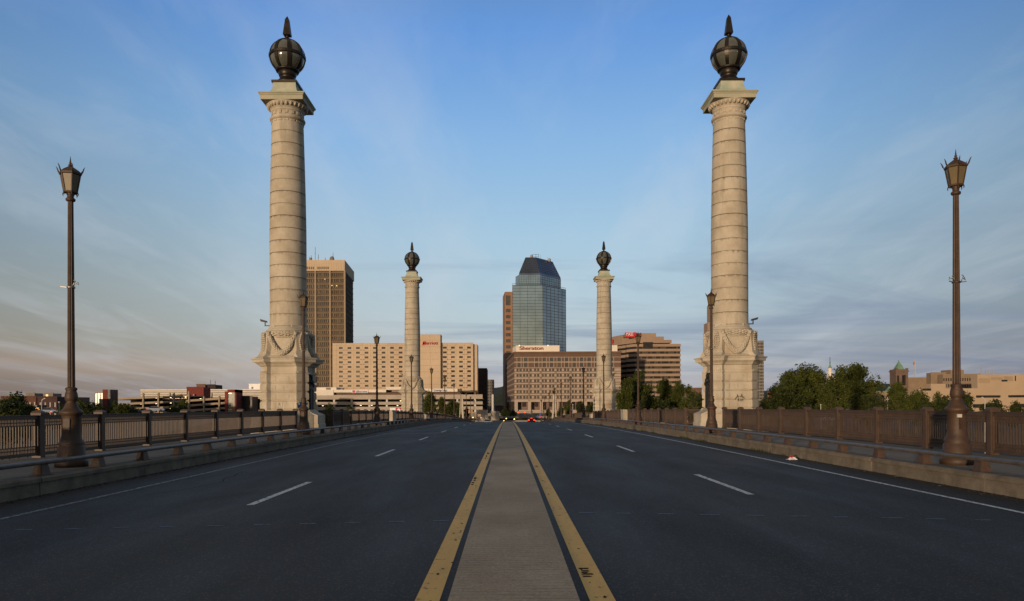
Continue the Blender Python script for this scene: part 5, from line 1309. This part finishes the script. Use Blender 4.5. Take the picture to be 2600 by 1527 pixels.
# ------------------------------------------------------------ trees
random.seed(21)
def tree_proto(seed, h, w, nl, leafm, low=.22, lean=0, lobes=9, ls=.5):
    rnd = random.Random(seed); tb = MB(); lv = []; lf = []
    tips = []
    tb.tube([(0, 0, -1), (.1*lean, 0, h*.15), (.25*lean, .1, h*.36)], [.035*h*.55, .03*h*.5, .02*h*.5], 8)
    for k in range(lobes):
        a = 2*math.pi*k/lobes+rnd.uniform(-.4, .4); r_ = w*.5*rnd.uniform(.25, .72); z = h*rnd.uniform(low+.12, .86); 
        if z > h*.7: r_ *= .55
        e = Vector((r_*math.cos(a)+.4*lean, r_*math.sin(a), z)); tips.append((e, rnd.uniform(.14, .24)*w*(1.0 if z < h*.7 else .85)))
        s_ = Vector((.2*lean, .05, h*rnd.uniform(.18, .36))); m_ = (s_+e)*.5+Vector((0, 0, -.04*h))
        tb.tube([s_, m_, e, e+(e-m_)*.35], [.010*h, .008*h, .004*h, .0015*h], 5)
    tips.append((Vector((.4*lean, 0, h*.88)), .15*w)); tips.append((Vector((0, 0, h*.55)), .22*w))
    tot = sum(r**2 for _, r in tips)
    for c, r in tips:
        # each lobe is made of sprigs so the outline stays ragged
        ns = int(nl*r**2/tot/7)
        for _ in range(ns):
            d_ = Vector((rnd.gauss(0, 1), rnd.gauss(0, 1), rnd.gauss(0, .8))).normalized(); q = c+d_*r*(rnd.random()**.45)*rnd.uniform(.75, 1.22)
            if q.z < h*low*.5: continue
            for _ in range(7):
                p = q+Vector((rnd.gauss(0, .42), rnd.gauss(0, .42), rnd.gauss(0, .36)))*ls*1.5
                t1 = Vector((rnd.gauss(0, 1), rnd.gauss(0, 1), rnd.gauss(0, .6))).normalized(); t2 = t1.cross(Vector((rnd.gauss(0, 1), rnd.gauss(0, 1), rnd.gauss(0, 1)))).normalized(); s1 = ls*rnd.uniform(.45, .85); s2_ = s1*.55
                n0 = len(lv); lv += [tuple(p-t1*s1), tuple(p+t2*s2_), tuple(p+t1*s1), tuple(p-t2*s2_)]; lf.append((n0, n0+1, n0+2, n0+3))
    cb = MB(); cb.v = lv; cb.f = lf; cb.sm = [False]*len(lf)
    o = tb.build('trunk', BARK); tm_ = o.data; bpy.data.objects.remove(o); o = cb.build('crown', leafm); cm = o.data; bpy.data.objects.remove(o)
    return tm_, cm, h
PROT = [tree_proto(1, 20, 17, 15000, LEAF1, lobes=13), tree_proto(2, 20, 15, 13000, LEAF1, lobes=11, lean=2), tree_proto(3, 20, 19, 15000, LEAF1, low=.1, lobes=14),
        tree_proto(4, 12, 13, 8000, LEAF2, low=.1, lobes=9, ls=.42), tree_proto(5, 12, 11, 7000, LEAF2, low=.2, lobes=8, lean=-1.5, ls=.42), tree_proto(6, 20, 12, 10000, LEAF1, low=.2, lobes=9, lean=1)]
def tree(pi, xs_, ytop, d, wfac, label, group=None, base=None, name='leafy_tree', rz=None):
    tm_, cm, h = PROT[pi]; x, zt = Pw(xs_, ytop, d); zb = (G if d > 236 else -8) if base is None else base
    s_ = (zt-zb)/(h*1.02); r = empty(name, (x, d, zb), random.uniform(0, 6.28) if rz is None else rz, label=label, cat='tree', group=group)
    for n_, m_ in (('trunk', tm_), ('crown', cm)):
        o = bpy.data.objects.new(n_, m_); COL.objects.link(o); o.parent = r
    r.scale = (s_*wfac, s_*wfac, s_)
# right-hand cluster beyond the railing
gR = 'trees beyond the right railing'
tree(0, 2010, 937, 255, .82, 'tall leafy tree left of the white steeple', gR)
tree(2, 2062, 925, 262, .92, 'broad dense tree immediately left of the white steeple', gR)
tree(1, 2140, 921, 248, .90, 'leafy tree covering the base of the white steeple', gR)
tree(0, 2172, 920, 268, .95, 'broad tree right of the white steeple', gR)
tree(4, 1985, 985, 235, 1.1, 'low dark tree at the left edge of the right-hand clump', gR)
tree(3, 1955, 1010, 230, .9, 'dark bush-like tree just right of the near right column', gR)
tree(5, 2100, 975, 236, .9, 'small light green tree low in front of the steeple', gR)
tree(3, 2195, 1000, 238, 1.0, 'dark low tree left of the arched building', gR)
tree(5, 2283, 962, 225, .78, 'ragged tree in front of the bell tower', gR)
tree(2, 2325, 990, 230, .72, 'spreading tree right of the bell tower', gR)
tree(1, 2378, 990, 232, .62, 'bushy tree left of the nearest right lamp post', gR)
tree(4, 2445, 992, 228, .85, 'dark tree directly right of the nearest right lamp post', gR)
tree(3, 2405, 1003, 226, .8, 'dark tree half hidden by the nearest right lamp post', gR)
tree(3, 2525, 1012, 210, .72, 'low dark tree before the blank tan building', gR)
tree(4, 2580, 1018, 206, .7, 'low dark tree at the right edge of the photo', gR)
tree(2, 1978, 968, 246, .9, 'leafy tree filling the gap right of the near right column', gR)
tree(3, 2225, 1008, 232, .9, 'low dark bush below the arched windows', gR)
tree(4, 2345, 1012, 224, .9, 'low dark tree in front of the spreading tree', gR)
tree(3, 2030, 1000, 236, 1.1, 'low dark tree filling the foot of the right-hand clump', gR)
# middle right, between the two right columns
gM = 'trees between the right-hand columns'
tree(1, 1622, 932, 250, .72, 'tall tree behind the lamp post left of the brown office block', gM)
tree(0, 1592, 958, 240, .62, 'leafy tree just right of the distant right column', gM)
tree(5, 1690, 955, 245, .80, 'light green tree below the brown office block', gM)
tree(2, 1720, 968, 238, .62, 'yellow-green tree at the right corner of the brown office block', gM)
tree(1, 1750, 972, 232, .60, 'leafy tree touching the near right column', gM)
tree(3, 1650, 1000, 228, .9, 'dark low tree behind the right railing below the office block', gM)
tree(4, 1775, 1000, 226, .8, 'dark low tree tucked against the near right column', gM)
tree(0, 1445, 1014, 300, .55, 'small tree before the striped hotel arcade, left one', 'small trees before the striped hotel')
tree(3, 1472, 1017, 296, .55, 'dark round tree before the striped hotel arcade', 'small trees before the striped hotel')
tree(3, 1500, 1022, 290, .55, 'dark tree left of the distant right column', 'small trees before the striped hotel')
tree(3, 1425, 1030, 285, .45, 'low dark tree beside the right end pylon', 'small trees before the striped hotel')
tree(3, 1393, 1034, 280, .32, 'small bushy tree left of the right end pylon', 'small trees before the striped hotel')
# centre left, beside the distant left column
gC = 'trees right of the distant left column'
tree(2, 1094, 994, 265, .62, 'dark leafy tree just right of the distant left column', gC)
tree(0, 1122, 1006, 262, .62, 'green tree right of the distant left column', gC)
tree(3, 1148, 1012, 258, .62, 'dark tree left of the left end pylon', gC)
tree(4, 1166, 1024, 255, .5, 'low tree touching the left end pylon', gC)
tree(3, 1185, 1032, 262, .35, 'small dark tree right of the left end pylon', gC)
tree(4, 836, 1024, 200, .62, 'small tree in front of the car park beyond the near left column', 'small trees before the car park')
tree(3, 888, 1030, 200, .55, 'dark small tree in front of the car park', 'small trees before the car park')
# far left
gL = 'dark trees beyond the left railing'
tree(4, 45, 996, 150, .90, 'dark spiky tree rising at the far left', gL)
tree(3, 5, 1014, 150, .8, 'dark tree cut by the left edge of the photo', gL)
tree(3, 85, 1030, 150, .7, 'low dark tree at the far left under the brick annex', gL)
tree(0, 200, 1010, 210, .62, 'green tree just right of the nearest left lamp post', gL)
tree(3, 245, 1020, 205, .9, 'dark green tree under the lift tower', gL)
tree(1, 290, 1014, 208, .55, 'green tree left of the sloping ramps', gL)
tree(3, 325, 1024, 204, .8, 'dark tree before the first bays of the car park', gL)
tree(0, 464, 1009, 215, .40, 'green tree in the middle of the sloping car park', gL)
tree(3, 440, 1026, 212, .6, 'low dark tree beside the cars on the slope', gL)
tree(4, 160, 1028, 190, .6, 'dark low tree behind the nearest left lamp post', gL)
tree(3, 22, 1012, 140, 1.1, 'wide dark tree low at the far left edge', gL)
tree(5, 68, 1020, 145, 1.1, 'dark leafy tree under the brick warehouse', gL)
tree(4, 222, 1022, 195, 1.1, 'dark round tree left of the lift tower foot', gL)
tree(5, 308, 1019, 200, 1.1, 'dark tree right of the lift tower foot', gL)
# hedge by the arcade, and shoots in the gaps beside the pedestals
tree(3, 1283, 1037, 330, .9, 'dark hedge-like tree at the corner of the striped hotel', None)
tree(3, 1304, 1041, 322, .8, 'low dark shrub beside the traffic lights', None)
def shrub(x, y, h, w, n_, lab):
    rnd = random.Random(int(x*10)); r = empty('shrub', (x, y, SWZ(y)-.25), label=lab, cat='shrub', group='weeds growing beside the pedestals')
    b = MB(); c = MB()
    for i in range(n_):
        a = rnd.uniform(0, 6.28); q = rnd.uniform(0, w/2); hh = h*rnd.uniform(.5, 1); e = Vector((x+q*math.cos(a), y+q*math.sin(a), SWZ(y)-.3+hh)); s_ = Vector((x+q*.4*math.cos(a), y+q*.4*math.sin(a), SWZ(y)-.6))
        b.tube([s_, (s_+e)/2, e], [.012, .009, .004], 4)
        for k in range(22):
            p = s_.lerp(e, rnd.uniform(.2, 1.05))+Vector((rnd.gauss(0, .07), rnd.gauss(0, .07), rnd.gauss(0, .05))); t1 = Vector((rnd.gauss(0, 1), rnd.gauss(0, 1), rnd.gauss(0, 1))).normalized(); t2 = t1.cross(Vector((rnd.gauss(0, 1), 1, rnd.gauss(0, 1)))).normalized()
            c.add([p-t1*.06, p+t2*.03, p+t1*.06, p-t2*.03], [(0, 1, 2, 3)])
    b.build('stem', BARK, r); c.build('leaves', LEAF1, r)
shrub(-12.9, 52.9, 1.5, .9, 26, 'weedy shrub in the railing gap right of the near left column')
shrub(13.2, 53.4, 2.1, 1.1, 34, 'leafy shrub in the railing gap left of the near right column')
# weeds along the foot of the right kerb
b = MB(); rnd = random.Random(5)
for _ in range(2600):
    y = rnd.uniform(24, 110); x = KX+CX-.02-abs(rnd.gauss(0, .05)); 
    if math.sin(y*1.7)+math.sin(y*.53+1) < .25: continue
    h_ = rnd.uniform(.02, .13); a = rnd.uniform(-.03, .03); z = zr(y); b.add([(x-.01, y, z), (x+.01, y+.01, z), (x+a, y+a, z+h_)], [(0, 1, 2)])
tag(b.build('kerb_weeds', LEAF1), kind='stuff')
b = MB()
for _ in range(2600):
    sg = rnd.choice((-1, -1, 1)); y = rnd.uniform(9, 80); x = sg*(KX-.03-abs(rnd.gauss(0, .12)))+CX; r_ = rnd.uniform(.006, .028); z = zr(y)+.004
    b.blob((x, y, z), (r_, r_*1.2, r_*.5), None, 5)
tag(b.build('gutter_grit', mat("gutter_grit", (.035, .028, .02), .95)), kind='stuff')

# ------------------------------------------------------------ vehicles, signals, signs, people, litter
RED_L = emis("tail_light_red", (1.0, .03, .01), 3.5); RUB = mat("tyre_rubber", (.02, .02, .02), .8)
def car(x, y, z, body, label, face=0, lights=True, scale=1.0, lit=None, tilt=0):
    r = empty('car', (x, y, z), face, label=label, cat='car'); r.scale = (scale,)*3; r.rotation_euler = (0, tilt, face); L = dict(parent=r, world_coords=False)
    b = MB(); sec = lambda y_, w_, z0, z1: [(-w_, y_, z0), (w_, y_, z0), (w_*1.02, y_, (z0+z1)*.5), (w_*.94, y_, z1), (-w_*.94, y_, z1), (-w_*1.02, y_, (z0+z1)*.5)]
    b.loft([sec(-2.25, .80, .42, .80), sec(-2.15, .88, .28, .98), (sec(-1.2, .90, .25, .98)), sec(.8, .90, .25, .95), sec(1.6, .88, .26, .85), sec(2.2, .80, .32, .66)], smooth=False); b.build('body', body, **L)
    b = MB(); b.loft([[(-.78, -1.9, .96), (.78, -1.9, .96), (.78, 1.0, .93), (-.78, 1.0, .93)], [(-.60, -1.25, 1.42), (.60, -1.25, 1.42), (.60, .25, 1.44), (-.60, .25, 1.44)]]); b.build('windows', DKG, **L)
    b = MB(); b.loft([[(-.62, -1.3, 1.40), (.62, -1.3, 1.40), (.62, .3, 1.42), (-.62, .3, 1.42)], [(-.55, -1.15, 1.47), (.55, -1.15, 1.47), (.55, .15, 1.49), (-.55, .15, 1.49)]]); b.build('roof', body, **L)
    for sx in (-1, 1):
        for yy in (-1.4, 1.35):
            b = MB(); n_ = 14; b.loft([[(sx*xx, yy+.32*math.cos(2*math.pi*i/n_), .32+.32*math.sin(2*math.pi*i/n_)) for i in range(n_)] for xx in (.70, .92)]); b.build('wheel', RUB, **L)
        if lights: b = MB(); b.box(sx*.68-.17, sx*.68+.17, -2.30, -2.2, .66, .88); b.build('tail_light', lit or RED_L, **L)
    if lights: b = MB(); b.box(-.25, .25, -1.62, -1.5, 1.20, 1.27); b.build('brake_light', lit or RED_L, **L)
    return r
BLK = mat("black_car_paint", (.015, .015, .017), .25, .1, 1); SIL = mat("silver_car_paint", (.38, .39, .42), .3, .1, 1, metal=.4); WCP = mat("white_car_paint", (.85, .83, .8), .3, .05, 1)
car(5.85, 186, zr(186), BLK, 'black car with red brake lights at the crest of the right lanes')
w = car(-5.75, 212, zr(212), WCP, 'white car with only its bright roof showing over the crest, left lanes', math.pi, lights=False)
b = MB(); b.box(-.5, .5, 1.72, 1.8, 1.0, 1.3); 
car(PX(396, 205), 205, PZ(1045.5, 205, 396), SIL, 'silver car driving on the slope before the left car park', R(-75), lights=True, lit=emis("dim_tail", (.7, .05, .02), .6))
car(PX(364, 205), 207, PZ(1051, 205, 364), SIL, 'silver car roof showing at the slope behind the left railing', R(-80), lights=False)
car(PX(125, 200), 200, PZ(1050, 200, 125), SIL, 'pale car behind the left railing with one red light', R(-70), lights=False)
b = MB(); b.box(PX(130.6, 199), PX(132.0, 199), 198.6, 198.7, PZ(1047, 199, 131), PZ(1045, 199, 131)); tag(b.build('marker_light', RED_L), 'small red light behind the left railing', 'marker light')
# cut slope road on the left under the cars
b = MB(); b.add([(-150, 150, -10), (-100, 150, -10), (-78, 225, -7.0), (-150, 225, -4.2), (-150, 206, PZ(1053, 206, 250)-.2), (-75, 206, PZ(1053, 206, 480)-1)], [(0, 1, 5, 4), (4, 5, 2, 3)]); tag(b.build('riverbank_road', mat("bank_road", (.12, .10, .08))), kind='structure')
# traffic lights
def signal(xs_, ys_, d, lab, col=None):
    x, z = Pw(xs_, ys_, d); r = empty('traffic_light', (x, d, z-.6), label=lab, cat='traffic light', group='traffic lights at the end of the bridge')
    b = MB(); b.box(x-.22, x+.22, d, d+.3, z-1.1, z+.35); b.build('housing', BLACKM, r)
    b = MB(); b.lathe([(0, .17), (.05, .17)], 12); v = [(x+a, d-.03-c, z+b_) for a, b_, c in b.v]; b.v = v; b.build('red_lamp', emis('signal_'+str(xs_), col or (1, .03, .01), 7), r)
    return r
signal(1316.2, 1047.8, 262, 'left one of the two red traffic lights over the road'); signal(1332.3, 1047.8, 262, 'right one of the two red traffic lights over the road')
b = MB(); za = PZ(1046.5, 262.3, 1330); xa = PX(1352, 262); b.bar((PX(1313, 262), 262.35, za), (xa, 262.35, za), .12); b.bar((xa, 262.35, G), (xa, 262.35, za+.3), .18); tag(b.build('signal_mast', BLACKM), 'dark mast arm carrying the two red traffic lights', 'signal mast')
signal(1374.5, 1059.5, 230, 'small red traffic light low on the right by the blue signs')
b = MB(); xx = PX(1374.5, 230); b.bar((xx, 230.3, zr(230)), (xx, 230.3, PZ(1059, 230, 1374)), .12); tag(b.build('signal_pole', BLACKM), 'short pole under the low red traffic light', 'pole')
YL = emis("amber_glow", (1, .62, .2), 4.0)
for xs_, ys_, dd_, sz, lab in ((1285.5, 1063, 255, .17, 'bright round lamp low above the left part of the median'), (1306, 1064.6, 255, .20, 'warm round lamp low just right of the median'), (1201, 1060.3, 235, .15, 'amber lamp beside the left end of the guard rail'), (1233.3, 1070, 240, .14, 'small yellow lamp left of the white car roof'), (1279.5, 1068.8, 240, .12, 'tiny yellow lamp at the top of the left yellow line')):
    x, z = Pw(xs_, ys_, dd_); b = MB(); b.blob((x, dd_, z), (sz, sz, sz), None, 10); r = empty('roadside_lamp', (x, dd_, z-1.5), label=lab, cat='lamp', group='small glowing lamps at the end of the bridge'); b.build('bulb', YL, r)
    b = MB(); b.bar((x, dd_+.1, zr(min(dd_, 235))-1), (x, dd_+.1, z-.1), .07); b.build('post', BLACKM, r)
# signs at the far end
def sign(xs0, xs1, ys0, ys1, d, m, lab, round_=False):
    xa, z1 = Pw(xs0, ys0, d); xb_, z0 = Pw(xs1, ys1, d); r = empty('road_sign', (xa, d, z0), label=lab, cat='sign'); b = MB()
    if round_:
        cx_, cz = (xa+xb_)/2, (z0+z1)/2; rr = (xb_-xa)/2; b.lathe([(0, rr), (.04, rr)], 16); b.v = [(cx_+a, d-c, cz+q) for a, q, c in b.v]
    else: b.box(xa, xb_, d-.04, d, z0, z1)
    b.build('panel', m, r); b = MB(); xc = (xa+xb_)/2; b.bar((xc, d+.06, zr(d)), (xc, d+.06, z1-.1), .08); b.build('post', BLACKM, r)
TANS = mat("tan_sign_back", (.40, .25, .13), .6); BLS = mat("blue_road_sign", (.02, .07, .30), .5)
sign(1189, 1200.5, 1041.5, 1050, 195, TANS, 'tan square sign right of the left end pylon'); sign(1213, 1221, 1052, 1058, 235, TANS, 'orange diamond-like sign low at the far left end')
sign(1362, 1367.5, 1054.5, 1061, 215, BLS, 'small blue disc sign right of the black car', True); sign(1369, 1374.5, 1050.5, 1057.5, 215, BLS, 'small blue square sign right of the black car')
sign(1219.5, 1223, 1059.5, 1063, 215, WHITES, 'tiny pale disc sign above the left lanes', True)
# hoarding behind the left railing
t = empty('billboard', (PX(1000, 130), 130, -3), label='white and red hoarding just left of the distant left column', cat='billboard')
b = MB(); b.box(PX(990, 130), PX(1004, 130), 130, 130.2, PZ(1046, 130, 1000), PZ(1036, 130, 1000)); b.build('white_panel', WHITES, t)
b = MB(); b.box(PX(1004, 130), PX(1018, 130), 130, 130.2, PZ(1046, 130, 1000), PZ(1036, 130, 1010)); b.build('red_panel', REDS, t)
b = MB(); b.lathe([(0, .30), (.04, .30)], 16); x, z = Pw(1012.5, 1042, 130); b.v = [(x+a, 129.98-c, z+q) for a, q, c in b.v]; b.build('white_disc', WHITES, t)
b = MB(); b.bar((PX(992, 130), 130.1, -12), (PX(992, 130), 130.1, PZ(1045, 130)), .15); b.bar((PX(1016, 130), 130.1, -12), (PX(1016, 130), 130.1, PZ(1045, 130)), .15); b.build('post', BLACKM, t)
# slender pale street lights
for xs_, yt, d, lab, crook in ((1454.5, 1027.5, 260, 'thin white lamp pole before the striped hotel', 0), (2084, 1028, 200, 'thin white pole behind the right railing left of the steeple trees', 0), (2500.5, 1010, 180, 'grey curved lamp pole behind the right railing', -1), (106, 1013, 150, 'grey curved lamp pole behind the far left railing', 1), (150, 1022, 160, 'short pale pole behind the nearest left lamp post', 0)):
    x, z = Pw(xs_, yt, d); r = empty('pole_light', (x, d, G), label=lab, cat='lamp pole'); b = MB()
    pts = [(x, d, G-5), (x, d, z-.6)]+([(x+crook*.12, d, z-.2), (x+crook*.5, d, z)] if crook else [(x, d, z)]); b.tube(pts, .09, 6); b.build('pole', STEELW, r)
    b = MB(); b.blob((x+crook*.6, d, z+.05), (.28, .15, .12)); b.build('lamp_head', STEELW, r)
# person walking on the far left pavement
def person(x, y, h, rz, lab):
    z = SWZ(y); r = empty('person', (x, y, z), rz, label=lab, cat='person'); s_ = h/1.75
    V_ = [(0,0,.95,.15,.11),(0,0,1.15,.15,.11),(0,.01,1.40,.19,.12),(0,.01,1.50,.07,.06),(0,.03,1.58,.055,.06),(0,.04,1.66,.08,.095),
          (.09,.02,.86,.085,.09),(.10,.10,.50,.06,.065),(.10,.02,.09,.04,.045),(.10,.17,.04,.045,.03),
          (-.09,-.02,.86,.085,.09),(-.10,-.06,.50,.06,.065),(-.10,-.22,.12,.04,.045),(-.10,-.10,.05,.045,.03),
          (.22,.0,1.42,.06,.06),(.27,-.06,1.14,.045,.045),(.27,.06,.92,.033,.033),(.27,.10,.84,.03,.04),
          (-.22,.0,1.42,.06,.06),(-.27,.08,1.15,.045,.045),(-.25,.24,.98,.033,.033),(-.25,.30,.93,.03,.04)]
    E_ = [(0,1),(1,2),(2,3),(3,4),(4,5),(0,6),(6,7),(7,8),(8,9),(0,10),(10,11),(11,12),(12,13),(2,14),(14,15),(15,16),(16,17),(2,18),(18,19),(19,20),(20,21)]
    me_ = bpy.data.meshes.new('body'); me_.from_pydata([(a*s_, b_*s_, c*s_) for a, b_, c, _, _ in V_], E_, [])
    o = bpy.data.objects.new('body', me_); COL.objects.link(o); o.parent = r; sk = o.modifiers.new('skin', 'SKIN'); sv = me_.skin_vertices[0].data
    for i, v in enumerate(V_): sv[i].radius = (v[3]*s_, v[4]*s_)
    sv[0].use_root = True; ss = o.modifiers.new('sub', 'SUBSURF'); ss.levels = 1; ss.render_levels = 1; me_.materials.append(mat("dark_clothing", (.018, .02, .028), .9))
    b = MB(); b.blob((0, .045*s_, 1.665*s_), (.078*s_, .09*s_, .10*s_), None, 10); b.build('face', mat("skin", (.30, .17, .11), .7), r, world_coords=False)
    b = MB(); b.blob((0, .03*s_, 1.70*s_), (.088*s_, .098*s_, .085*s_), None, 10); b.build('hair', BLACKM, r, world_coords=False)
person(-11.85, 126, 1.7, math.pi, 'person in dark clothes walking on the left pavement past the distant column')
# litter by the right kerb
x, y = 8.46, 22.3
b = MB(); rnd = random.Random(9); pts = [(x+.27*rnd.uniform(.6, 1.1)*math.cos(a), y+.12*rnd.uniform(.5, 1.2)*math.sin(a)) for a in [i*2*math.pi/14 for i in range(14)]]
n0 = [(px, py, .006+rnd.uniform(0, .03)) for px, py in pts]; n1 = [(x+(px-x)*.55, y+(py-y)*.6, .05+rnd.uniform(0, .08)) for px, py in pts]; n2 = [(x+(px-x)*.2, y+(py-y)*.3, .08+rnd.uniform(0, .06)) for px, py in pts]
b.loft([n0, n1, n2]); b.v = [(x+(a-x)*.72, y+(c-y)*.72, e*.65) for a, c, e in b.v]; r = empty('litter', (x, y, 0), label='crumpled white and red paper bag lying by the right kerb', cat='litter'); b.build('bag', mat("white_paper", (.70, .66, .64), .8), r)
b = MB(); b.loft([[(a+.02, c-.01, e+.012) for a, c, e in n1[2:7]], [(a+.02, c-.01, e+.015) for a, c, e in n2[2:7]]], cap=False); b.build('print', REDS, r)
b = MB(); 
for _ in range(5): xx = 9.0-.25*rnd.random()-.1; yy = rnd.uniform(14.5, 18.5); b.add([(xx, yy, .01), (xx+.06, yy+.02, .03), (xx+.05, yy+.07, .015), (xx-.02, yy+.05, .02)], [(0, 1, 2, 3)])
tag(b.build('fallen_leaves', mat("yellow_leaf", (.45, .28, .06))), kind='stuff')
